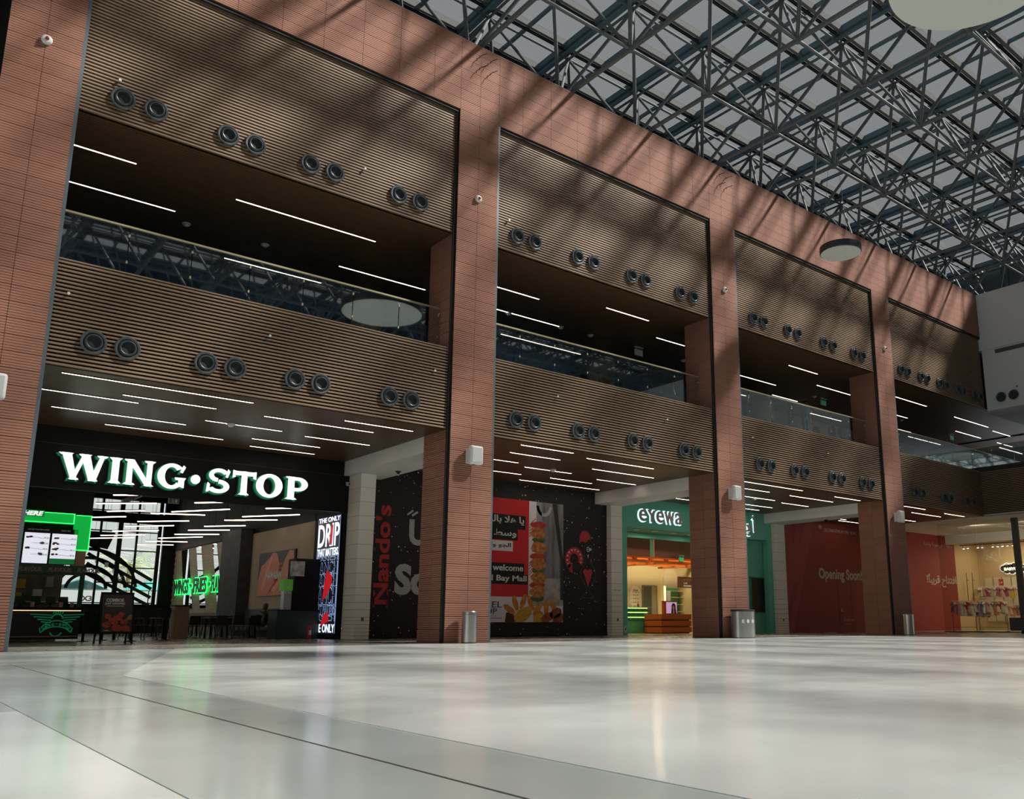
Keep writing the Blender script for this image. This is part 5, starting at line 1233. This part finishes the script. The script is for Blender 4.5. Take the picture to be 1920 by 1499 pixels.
text('small_print', 'eyewa optical store', PALE, 26.95, 27.15, 1.95, 1.99, YB-.0, ft, .004); MB().box(26.82, 26.95, YB-.02, YB, 1.4, 1.58).build('card_reader', GRYRING, ft)
MB().box(27.03, 27.20, YB-.01, YB, .12, .42).build('notice_sticker', PALE, ft)
mb = MB(); mb.prism([(27.07, .24), (27.17, .36), (27.15, .22)], YB-.014, YB-.01); mb.build('sticker_print', BLACK, ft)
text('small_print', 'NAAY-ALAR', GRYRING, 26.10, 26.56, 1.96, 2.0, 6.995, None, .004);
_sp = [o for o in C.objects if o.name.startswith('small_print') and o.parent is None][0]; tag(_sp, 'tiny dark lettering strip on the ivory pilaster left of the optician', 'lettering')
wl('wall_optician', 'cream back wall of the optician shop', (26.9, 35.3, 13.4, 13.5, 0, 3.75), (37.9, 38, 8, 13.5, 0, 6), m=CREAM)
wl('wall_optician', 'cream side wall of the optician shop on the right', (37.0, 37.1, 8.2, 13.5, 0, 3.75), (35.3, 37.1, 13.4, 13.5, 0, 3.75), m=CREAM)
wl('wall_optician', 'cream side wall of the optician shop on the left', (26.75, 26.9, 7.6, 13.5, 0, 6), m=CREAM)
wl('wall_optician', 'dark green band above the cream back wall of the optician', (26.9, 38, 13.42, 13.52, 3.75, 6), (37.1, 38, 13.4, 13.5, 0, 3.75), m=mat('deep green paint', (.02, .12, .07), .6))
wl('ceiling_optician', 'dark ceiling of the optician shop', (26.75, 38, 7.6, 13.5, 5.9, 6.0), cat='ceiling')
wl('floor_optician', 'cream floor of the optician shop', (26.9, 37.1, 7.7, 13.4, 0, .01), m=mat('cream floor', (.45, .36, .18), .35), cat='floor')
for i, (a, b) in enumerate(((27.0, 29.4), (29.72, 31.44), (31.76, 34.5), (34.8, 36.9))):
    tag(MB().box(a, b, 10.0, 10.08, 3.88, 4.80).build('ceiling_baffle', TERR), f'terracotta hanging baffle, {ORD[i]} from the left in the optician', 'baffle', 'terracotta baffles')
for i, y in enumerate((10.4, 11.3, 12.2)):
    t = thing('ceiling_rafter', f'orange hanging lattice rafter, {ORD[i]} from the entrance of the optician', 'rafter', (0, y, 3.60), group='orange rafters')
    MB().box(27, 37, 0, .12, .0, .14).build('bottom_bar', ORG, t); MB().box(27, 37, 0, .12, .24, .34).build('top_bar', ORG, t)
    for j in range(9): MB().box(27.2+j*1.15, 27.45+j*1.15, 0, .12, .14, .24).build('block', ORG, t)
for i, x in enumerate((28.2, 31.6, 34.6)):
    tag(MB().box(x, x+.25, 9.9, 12.6, 3.5, 3.6).build('ceiling_rafter', ORG), f'long orange rafter running into the optician shop, {ORD[i]} from the left', 'rafter', 'long orange rafters')
for i, x in enumerate((29.2, 32.4, 35.4)):
    L_ = bpy.data.lights.new('area', 'AREA'); L_.energy = 150; L_.size = 1.2; L_.color = (1, .86, .6); o = bpy.data.objects.new('shop_area_light', L_); C.objects.link(o); o.location = (x, 10.9, 5.6)
    t = thing('ceiling_lamp', f'square ceiling lamp inside the optician, {ORD[i]} from the left', 'lamp', (x, 10.9, 5.62), group='ceiling lamps of the optician'); MB().box(-.5, .5, -.5, .5, 0, .1).build('housing', SPKR, t)
for x in (29.54, 32.1):  # area lights added under two downlights to brighten the hanging baffles
    L_ = bpy.data.lights.new('area', 'AREA'); L_.energy = 22; L_.size = .22; L_.color = (1, .86, .65); o = bpy.data.objects.new('entrance_fill', L_); C.objects.link(o); o.location = (x, 7.75, 4.855)
# arches, doorway, wall display
mb = MB(); mb.box(33.15, 34.0, 13.36, 13.39, 0, 2.1); mb.prism(arcpts(33.575, 2.1, .425, .425, 0, 180, 16), 13.36, 13.39)
ar = tag(mb.build('arched_panel', mat('ivory arch', (.62, .57, .42), .6)), 'ivory arched wall panel with rows of small lens samples in the optician', 'panel')
k = 0
for r in range(5):
    for c_ in range(5): mb = MB(); disc(mb, 33.3+.14*c_, 2.05-.2*r, .028 if c_ in (1, 2, 3) else .018, 13.345, 13.36, 8); mb.build('lens_sample', DKP, ar)
text('lettering', 'lenses', DKP, 33.4, 33.75, 2.28, 2.36, 13.36, ar, .004, bold=.03); text('lettering', 'our range of', DKP, 33.32, 33.83, 2.18, 2.24, 13.36, ar, .004, bold=.03)
mb = MB(); mb.box(35.8, 37.0, 13.36, 13.39, 0, 3.0); mb.prism(arcpts(36.4, 3.0, .6, .6, 0, 180, 16), 13.36, 13.39); tag(mb.build('arched_panel', mat('pale arch', (.60, .5, .3), .6)), 'pale arched panel on the optician back wall beside the display', 'panel')
dr = thing('door_1', 'open doorway with dark grey leaf in the cream back wall of the optician', 'door', (34.1, 13.36, 0), kind='structure')
MB().box(0, .06, -.02, .03, 0, 2.62).box(1.1, 1.16, -.02, .03, 0, 2.62).box(0, 1.16, -.02, .03, 2.56, 2.62).build('frame', mat('olive frame', (.2, .18, .1), .6), dr); MB().box(.06, .72, -.01, .02, 0, 2.56).build('door_leaf', mat('dim grey door', (.09, .095, .07), .4), dr); MB().box(.72, 1.1, -.01, .02, 0, 2.56).build('reveal', mat('reveal', (.26, .22, .12), .6), dr); MB().box(.64, .67, -.04, -.01, .95, 1.15).build('handle', ALU, dr)
# display counter with lit shelves
dq = thing('display_counter', 'mint green eyewear display counter with lit glass shelves', 'display counter', (29.45, 10.3, 0))
MB().box(0, 2.3, .25, .6, 0, 1.3).build('carcass', MINT, dq); MB().box(0, 2.3, 0, .25, 0, .62).build('base_cabinet', MINT, dq); MB().box(-.02, 2.32, -.02, .62, 1.3, 1.33).build('top', mat('glass top', (.3, .45, .35), .1), dq)
LGR = mat('shelf light', (.8, 1, .35), .5, emit=1.6, ecol=(.75, .95, .3))
SPC = mat('dark spectacles', (.03, .012, .01), .3)
for i, z in enumerate((.66, .90, 1.12)):
    MB().box(0, 2.3, 0, .25, z, z+.015).build('shelf', MATS['glass top'], dq); MB().box(.05, 2.25, .23, .25, z+.14, z+.17).build('shelf_light', LGR, dq)
def specs(x, y, z, label, rz=0):
    t = thing('spectacles', label, 'spectacles', (x, y, z), rz, group='spectacles on the optician shelves')
    for s_ in (-1, 1):
        mb = MB(); ring(mb, s_*.035, .025, .032, .024, .008, 0, 360, -.004, .004, 10); mb.build('lens_rim', SPC, t); MB().tube((s_*.067, 0, .03), (s_*.06, .12, .02), .003, 4).build('temple', SPC, t)
kk = 0
for i, z in enumerate((.675, .915, 1.135)):
    for j in range(7): specs(29.65+.31*j, 10.38, z, f'dark spectacles on the {["lowest","middle","top"][i]} lit shelf of the mint display, {ORD[j]} from the left')
sv = thing('wall_shelving', 'mint backed wall shelves with spectacles at the right of the optician', 'shelving', (35.85, 12.9, 0))
for z in (.75, 1.15, 1.55, 1.95, 2.3): MB().box(0, 1.1, 0, .4, z, z+.03).build('shelf', mat('pale shelf', (.6, .55, .3), .5), sv)
MB().box(0, 1.1, .38, .42, .75, 2.5).build('back_panel', MINT, sv); MB().box(-.1, -.04, .3, .4, .6, 2.6).build('edge_light', mat('warm edge light', (1, .9, .4), .5, emit=1.5, ecol=(1, .85, .4)), sv)
for i, z in enumerate((.78, 1.18, 1.58, 1.98)):
    for j in range(4): specs(36.0+.25*j, 13.05, z, f'spectacles on wall shelf {["one, the lowest","two","three","four, near the top"][i]}, {ORD[j]} from the left')
tag(MB().box(35.3, 35.58, 12.6, 12.68, 1.0, 2.3).build('lens_chart', mat('grey chart', (.4, .38, .33), .6, var=.3, vscale=20)), 'tall narrow grey lens chart beside the wall shelves of the optician', 'chart')
mu_ = thing('sign_board', 'brown board with special offer lettering hanging in the optician', 'sign', (35.2, 11.6, 2.45)); MB().box(0, 1.9, 0, .1, 0, .6).build('panel', mat('brown sign', (.13, .05, .025), .5), mu_)
text('lettering', 'SPECIALS', mat('copper print', (.4, .2, .12), .5), .35, 1.5, .38, .48, 0, mu_, .006); text('lettering', 'A 200', PALE, .38, .7, .2, .3, 0, mu_, .006, bold=.03); MB().box(.38, 1.5, -.006, 0, .06, .14).build('white_bar', PALE, mu_)
dk = thing('reception_desk', 'stepped orange reception desk of stacked boxes in the optician', 'desk', (31.15, 9.0, 0))
DK1 = ORD2
for z in (0.06, .38, .70): MB().box(0 if z < 1 else .1, 2.2, 0, 1.2, z, z+.27).build('drawer_block', DK1, dk)
MB().box(.08, 2.1, .08, 1.1, 0, .93).build('plinth_core', mat('dark orange core', (.12, .02, .004), .6), dk)
MB().box(2.2, 2.25, .1, .5, .30, .36).build('side_ledge', CREAM, dk)
sc = thing('desk_screen', 'pink video screen with a portrait standing on the orange desk', 'screen', (31.9, 9.3, .97))
MB().box(-.28, .70, -.02, .12, 0, .66).build('surround', ORD2, sc); MB().box(-.1, .66, -.03, -.02, .04, .60).build('display', mat('pink screen', (.6, .35, .6), .4, emit=.45, ecol=(.75, .45, .75)), sc)
mb = MB(); disc(mb, .42, .36, .15, -.036, -.03, 18, mat('dark hair print', (.03, .015, .02), .5), rz=.19); mb.prism([(.24, .04), (.62, .04), (.56, .35), (.28, .35)], -.036, -.03, MATS['dark hair print']); mb.build('portrait_hair', None, sc)
mb = MB(); disc(mb, .41, .32, .075, -.04, -.036, 16, rz=.11); mb.prism([(.36, .04), (.48, .04), (.46, .24), (.37, .24)], -.04, -.036); mb.build('portrait_face', mat('portrait skin', (.5, .24, .17), .5, emit=.1), sc)
exit_sign(33.65, 9.9, 4.0, 'small green exit sign hanging before the orange rafters of the optician', mat('bright exit green', (.0, .4, .1), .5, emit=.8), .75)
person('bald shop worker in black behind the counter of the optician', (29.3, 11.2, 0), .3, NEAR, NEAR, headgear='bald', beard=True)
for i, (x, cl) in enumerate(((29.7, 'dark'), (30.3, 'brown'), (30.7, 'cream'), (31.2, 'red'))):
    tag(MB().lathe([(.05, 0), (.055, .12), (.03, .16), (.02, .2), (.0001, .2)], 12, 'Z', (x, 10.7, 1.33)).build('display_pot', mat('pot '+cl, dict(dark=(.03, .03, .03), brown=(.2, .1, .05), cream=(.5, .45, .35), red=(.3, .05, .04))[cl], .5), smooth=True), f'{cl} display pot on top of the mint counter', 'pot')

# ================================================================= RED HOARDING (bays 3-5)
RH = mat('brick red hoarding', (.27, .034, .030), .65); RH2 = mat('lighter red print', (.33, .056, .050), .65)
rh = tag(MB().box(38.93, 58.3, YB, YB+.12, 0, ZS0).build('hoarding', RH), 'large brick red hoarding announcing an opening soon', 'hoarding', kind='structure')
for p in ([(39.25, 6.3), (41.96, 6.3), (39.62, 0), (39.0, 0)],): 
    mb = MB(); mb.prism(p, YB-.006, YB); mb.build('tone_print', RH2, rh)
mb = MB(); mb.prism([(39.7, 6.3), (40.3, 6.3), (40.0, 4.7)], YB-.009, YB-.006); mb.prism([(40.7, 6.3), (41.2, 6.3), (40.5, 4.8)], YB-.009, YB-.006); mb.prism([(39.2, .5), (40.2, 2.6), (39.9, 2.7), (39.1, 1.2)], YB-.009, YB-.006); mb.build('tone_print', RH, rh)
CR = mat('cream print', (.52, .46, .40), .6)
palm(rh, 42.58, 5.90, .2, YB, CR)
text('lettering', 'DESTINATIONS IN ONE WAVE..', CR, 42.95, 46.35, 5.72, 5.92, YB, rh, .01); text('lettering', 'Opening Soon!', CR, 42.2, 46.6, 2.82, 3.62, YB, rh, .012, bold=.03)
text('lettering', 'Contact us', CR, 44.42, 45.4, .62, .80, YB, rh, .008); text('lettering', 'leasing office', CR, 44.42, 45.2, .44, .49, YB, rh, .006)
text('lettering', shaped('وجهات في موجة واحدة'), CR, 54.2, 58.0, 5.45, 5.80, YB, rh, .01); text('lettering', shaped('افتتاح قريباً!'), CR, 54.25, 58.2, 2.85, 3.70, YB, rh, .012, bold=.02)
MB().box(44.0, 44.02, YB-.006, YB, .2, 2.9).box(45.3, 45.32, YB-.006, YB, .1, 2.9).box(44.0, 45.3, YB-.006, YB, 2.88, 2.90).build('access_door_seam', mat('seam', (.10, .02, .02), .7), rh); MB().box(44.2, 44.26, YB-.05, YB, 1.15, 1.35).build('door_handle', ALU, rh)

# ================================================================= BABY CLOTHES SHOP (right corner)
CW = mat('warm cream wall', (.62, .46, .26), .7)
gl = thing('window_2', 'floor to ceiling shopfront glass of the baby clothes shop', 'window', (49.6, 0, 0), kind='structure')
for a, b in ((-6.0, -2.9), (-2.85, -.82), (-.45, 1.55), (1.57, 3.93)): MB().box(-.008, .008, a, b, .05, ZS0).build('window_pane', GLASSS, gl)
MB().box(-.09, .09, -.80, -.47, 0, ZS0).build('frame_post', mat('bronze grey frame', (.07, .07, .065), .4), gl); MB().box(-.03, .03, -6, 3.95, 0, .06).build('frame_sill', MATS['bronze grey frame'], gl)
wl('wall_baby_shop', 'warm cream back wall of the baby clothes shop', (61.6, 61.7, -9, 7.4, 0, ZS0), m=CW); wl('wall_baby_shop', 'warm cream side wall of the baby clothes shop', (58.3, 61.6, YB, YB+.1, 0, ZS0), m=CW); wl('wall_baby_shop', 'cream near side wall of the baby clothes shop', (49.7, 61.6, -9.1, -9, 0, ZS0), m=CW)
wl('floor_baby_shop', 'cream floor of the baby clothes shop', (49.7, 61.6, -9, YB, 0, .012), m=mat('cream tile floor', (.5, .42, .3), .4), cat='floor')
wl('ceiling_bulkhead', 'pale ceiling bulkhead in the baby clothes shop', (56.5, 57.0, -9, 6.98, 5.70, ZS0), m=WHITE, cat='ceiling')
for i in range(3):
    L_ = bpy.data.lights.new('area', 'AREA'); L_.energy = 80; L_.size = 1.5; L_.color = (1, .83, .6); o = bpy.data.objects.new('shop_area_light', L_); C.objects.link(o); o.location = (59.6, 4.6-3.6*i, 6.1)
for y in (2.4, -.6):  # front fill lights added to brighten the clothes, not fixtures of the shop
    L_ = bpy.data.lights.new('area', 'AREA'); L_.energy = 60; L_.size = .8; L_.color = (1, .86, .68); o = bpy.data.objects.new('shop_area_light', L_); C.objects.link(o); o.location = (51.3, y, 6.1); o.rotation_euler = (0, -.7, 0)
tk = thing('track_rail', 'ceiling track rail carrying the spotlights of the baby clothes shop', 'track', (57.5, 0, 5.62)); MB().box(-.03, .03, 2.0, 6.5, 0, .05).build('rail', BLKRING, tk)
for i, y in enumerate((6.24, 5.95, 5.27, 4.98, 4.28, 3.96, 3.65, 3.33, 2.97)):
    t = thing('spotlight', f'small lit track spotlight in the baby clothes shop, {ORD[i]} from the left', 'spotlight', (57.5, y, 5.42), group='track spotlights')
    MB().tube((0, 0, .04), (.02, 0, .2), .05, 12).build('body', SPKR, t); MB().lathe([(.075, 0), (.055, .05)], 14).build('reflector', SPKR, t); MB().lathe([(.07, -.004), (.0001, -.004)], 14).build('lamp', mat('spot lamp', (1, .93, .75), .5, emit=9), t)
bsn = thing('shop_sign', 'dark brown cloud shaped sign reading baby with a white edge on the shop wall', 'sign', (61.52, 5.71, 3.8), -PI/2)
for nm, m, g, y in (('edge', mat('sign edge white', (.9, .88, .85), .5, emit=.8), .05, 0), ('cloud', mat('brown cloud', (.06, .04, .035), .5), 0, -.04)):
    mb = MB()
    for cx, cz, r in ((.22, .42, .20), (.45, .55, .20), (.72, .50, .20), (.98, .55, .22), (1.3, .48, .22), (1.55, .4, .22), (.45, .24, .18), (.8, .2, .18), (1.2, .2, .18), (1.45, .28, .16)): disc(mb, cx, cz, r+g, y-.03, y, 18)
    mb.box(.25, 1.5, y-.031, y-.001, .12, .5); mb.build(nm, m, bsn)
text('lettering', 'BABYCITY', SIGNW, .28, 1.62, .26, .48, -.07, bsn, .02, bold=.06)
sp2 = thing('promo_sign', 'small red sale sign above the clothes rails of the baby shop', 'sign', (61.4, 5.86, 3.06), -PI/2); MB().box(0, .3, 0, .02, 0, .44).build('panel', mat('sale red', (.45, .02, .01), .5), sp2); text('lettering', '19', PALE, .06, .24, .12, .26, 0, sp2, .006, bold=.03); text('lettering', 'SALE', mat('sale orange', (.6, .2, .03), .5), .06, .24, .34, .4, 0, sp2, .006)
tag(MB().box(60.1, 60.12, 4.28, 4.62, 2.15, 2.55).build('notice_card', mat('yellow notice', (.6, .45, .01), .5)), 'yellow notice card with a black bird shape near the shop post', 'notice card')
CLO = [('pink', (.45, .14, .19)), ('pale pink', (.62, .36, .34)), ('white', (.66, .60, .52)), ('lilac', (.42, .28, .42)), ('red', (.45, .02, .02)), ('orange', (.58, .2, .08)), ('cream', (.6, .5, .38)), ('blue', (.22, .28, .42)), ('magenta', (.33, .05, .14))]
def garment(x, y, z, ci, h, label, group, rot=0, w_=.25, skirt=True):
    nm, col = CLO[ci]; t = thing('baby_dress' if skirt else 'baby_shirt', label, 'clothes', (x, y, z), rot, group=group)
    m = mat('cloth '+nm, col, .9, var=.18, vscale=14)
    rows = [(.35, 0), (1, -.03), (.95, -.12), (.62, -.16), (.60, -.24)] + ([(.85, -.3), (1.25, -h*.85), (1.35, -h)] if skirt else [(.66, -h*.8), (.70, -h)])
    mb = MB(); n = 16
    for s_, zz in rows:
        for i in range(n):
            a = 2*PI*i/n; k_ = 1+(.12*math.sin(4*a) if zz < -.25 else 0); mb.v.append((w_*s_*math.cos(a)*k_, .05*math.sin(a)*(1+s_*.5)*k_, zz))
    for q in range(len(rows)-1):
        for i in range(n): l = (i+1) % n; mb.f.append((q*n+i, q*n+l, (q+1)*n+l, (q+1)*n+i))
    mb.m = [0]*len(mb.f); mb.build('body', m, t, True)
    for s_ in (-1, 1): MB().tube((s_*w_*.8, 0, -.05), (s_*w_*1.35, 0, -.17), .045, 8, r2=.055).build('sleeve', m, t, True)
    MB().tube((0, 0, .05), (0, 0, -.02), .006, 5).build('hanger_hook', ALU, t)
def rail_rack(y1, y0, x, z, label, n, seq, gname, legs=True, wallrail=False):
    t = thing('clothes_rail', label, 'clothes rail', (x, 0, 0), group='clothes rails')
    m = mat('white rail', (.7, .7, .68), .4)
    MB().tube((0, y0, z), (0, y1, z), .022, 8).build('rail', m, t)
    if legs:
        for y in (y0, y1): MB().tube((0, y, 0), (0, y, z), .018, 8).build('post', BLKRING, t); MB().tube((-.25, y, .02), (.25, y, .02), .018, 8).build('foot', BLKRING, t)
        MB().tube((0, y0, .25), (0, y1, .25), .012, 8).build('lower_bar', BLKRING, t)
    else:
        for y in (y0, y1): MB().tube((0, y, z), (.9, y, z), .014, 8).build('wall_arm', m, t)
    for i in range(n):
        f = (i+.5)/n; y = y1+(y0-y1)*f; ci = seq[i % len(seq)]
        garment(x, y, z-.06, ci, (random.uniform(.6, .95) if z < 2 and z > 1.8 else random.uniform(.5, .7)) if ci != 4 else .42, f'{CLO[ci][0]} baby garment on the {gname}, {ORD[i]} from the left', f'baby clothes on the {gname}', rot=random.uniform(.9, 1.3) if i not in (1, 2) else .2, skirt=ci not in (4, 7))
rail_rack(5.63, 4.15, 54.0, 1.86, 'white topped clothes rail of pink dresses nearest the red hoarding', 9, [3, 1, 0, 2, 6, 4, 1, 2, 6], 'front left rail')
rail_rack(3.95, 2.25, 54.0, 1.86, 'white topped clothes rail of mixed baby clothes behind the shop glass', 11, [3, 7, 2, 1, 6, 7, 5, 2, 4, 6, 2], 'front right rail')
rail_rack(7.0, 6.3, 60.4, 2.95, 'upper wall rail of cream tops at the left of the baby shop', 5, [2, 2, 6, 1, 8], 'upper left wall rail', legs=False)
rail_rack(6.05, 4.3, 60.4, 2.95, 'upper wall rail of pink tops under the sign of the baby shop', 8, [2, 6, 8, 1, 8, 1, 6, 1], 'upper right wall rail', legs=False)
rail_rack(5.4, 3.9, 60.4, 1.72, 'lower wall rail of pale dresses in the baby shop', 9, [6, 2, 1, 6, 5, 7, 0, 1, 0], 'lower wall rail', legs=False)
wp = thing('wall_panelling', 'pale panelled board with vertical posts on the back wall of the baby shop', 'wall panelling', (61.55, 0, 0))
for i in range(9): y = 6.9-.62*i; MB().box(-.03, .0, y-.58, y, .6, 3.62).build('panel', mat('pale panel', (.66, .58, .45), .6), wp); MB().box(-.06, -.03, y-.61, y-.58, .4, 3.7).build('upright', ALU, wp)
for i, y in enumerate((7.0, 6.6)): tag(MB().tube((59.3, y+.1, 2.0), (59.3, y+.1, 3.9), .02, 8).tube((59.3, y+.1, 3.4), (59.3, y-.05, 3.4), .015, 6).build('display_stand', BLKRING), f'thin dark display stand by the shop side wall, {["left","right"][i]} one', 'stand')
for i, y in enumerate((3.85, 3.5)): tag(MB().lathe([(.0001, .0), (.09, .02), (.1, .2), (.06, .24), (.0001, .25)], 12, 'Z', (54.3, y, .85)).build('handbag', BLACK, smooth=True), f'black bag hanging under the front right rail, {["left","right"][i]} one', 'bag', 'black bags')

# ================================================================= GALLERY PEOPLE
person('person in dark clothes and pale scarf at the gallery balustrade, leaning on the rail', (33.42, 2.4, 9.1), .5, mat('dark teal cloth', (.05, .10, .12), .8), mat('dark teal trousers', (.06, .11, .13), .8), lean=.05, rh=(.25, -.3, 1.15), headgear=NEAR)
person('person in blue cap and blue grey work clothes standing at the gallery balustrade', (33.46, 1.55, 9.1), -.4, mat('blue grey cloth', (.08, .15, .18), .8), mat('blue grey trousers', (.08, .17, .24), .8), lean=.08, lh=(-.3, -.2, 1.0), headgear=mat('navy cap', (.012, .02, .05), .8))
lp = thing('floor_planter', 'lime green pot with a tall thin stalk behind the gallery glass', 'planter', (38.3, 2.6, 9.1)); LM = mat('lime plastic', (.33, .42, .06), .5)
MB().lathe([(.16, 0), (.24, .5), (.22, .52), (.2, .45), (.0001, .44)], 24).build('pot', LM, lp, True); MB().tube((0, 0, .44), (-.15, 0, 1.15), .02, 8).build('stalk', LM, lp); MB().lathe([(.0001, 1.1), (.06, 1.13), (.0001, 1.2)], 10, 'Z', (-.16, 0, 0)).build('tip', LM, lp, True)
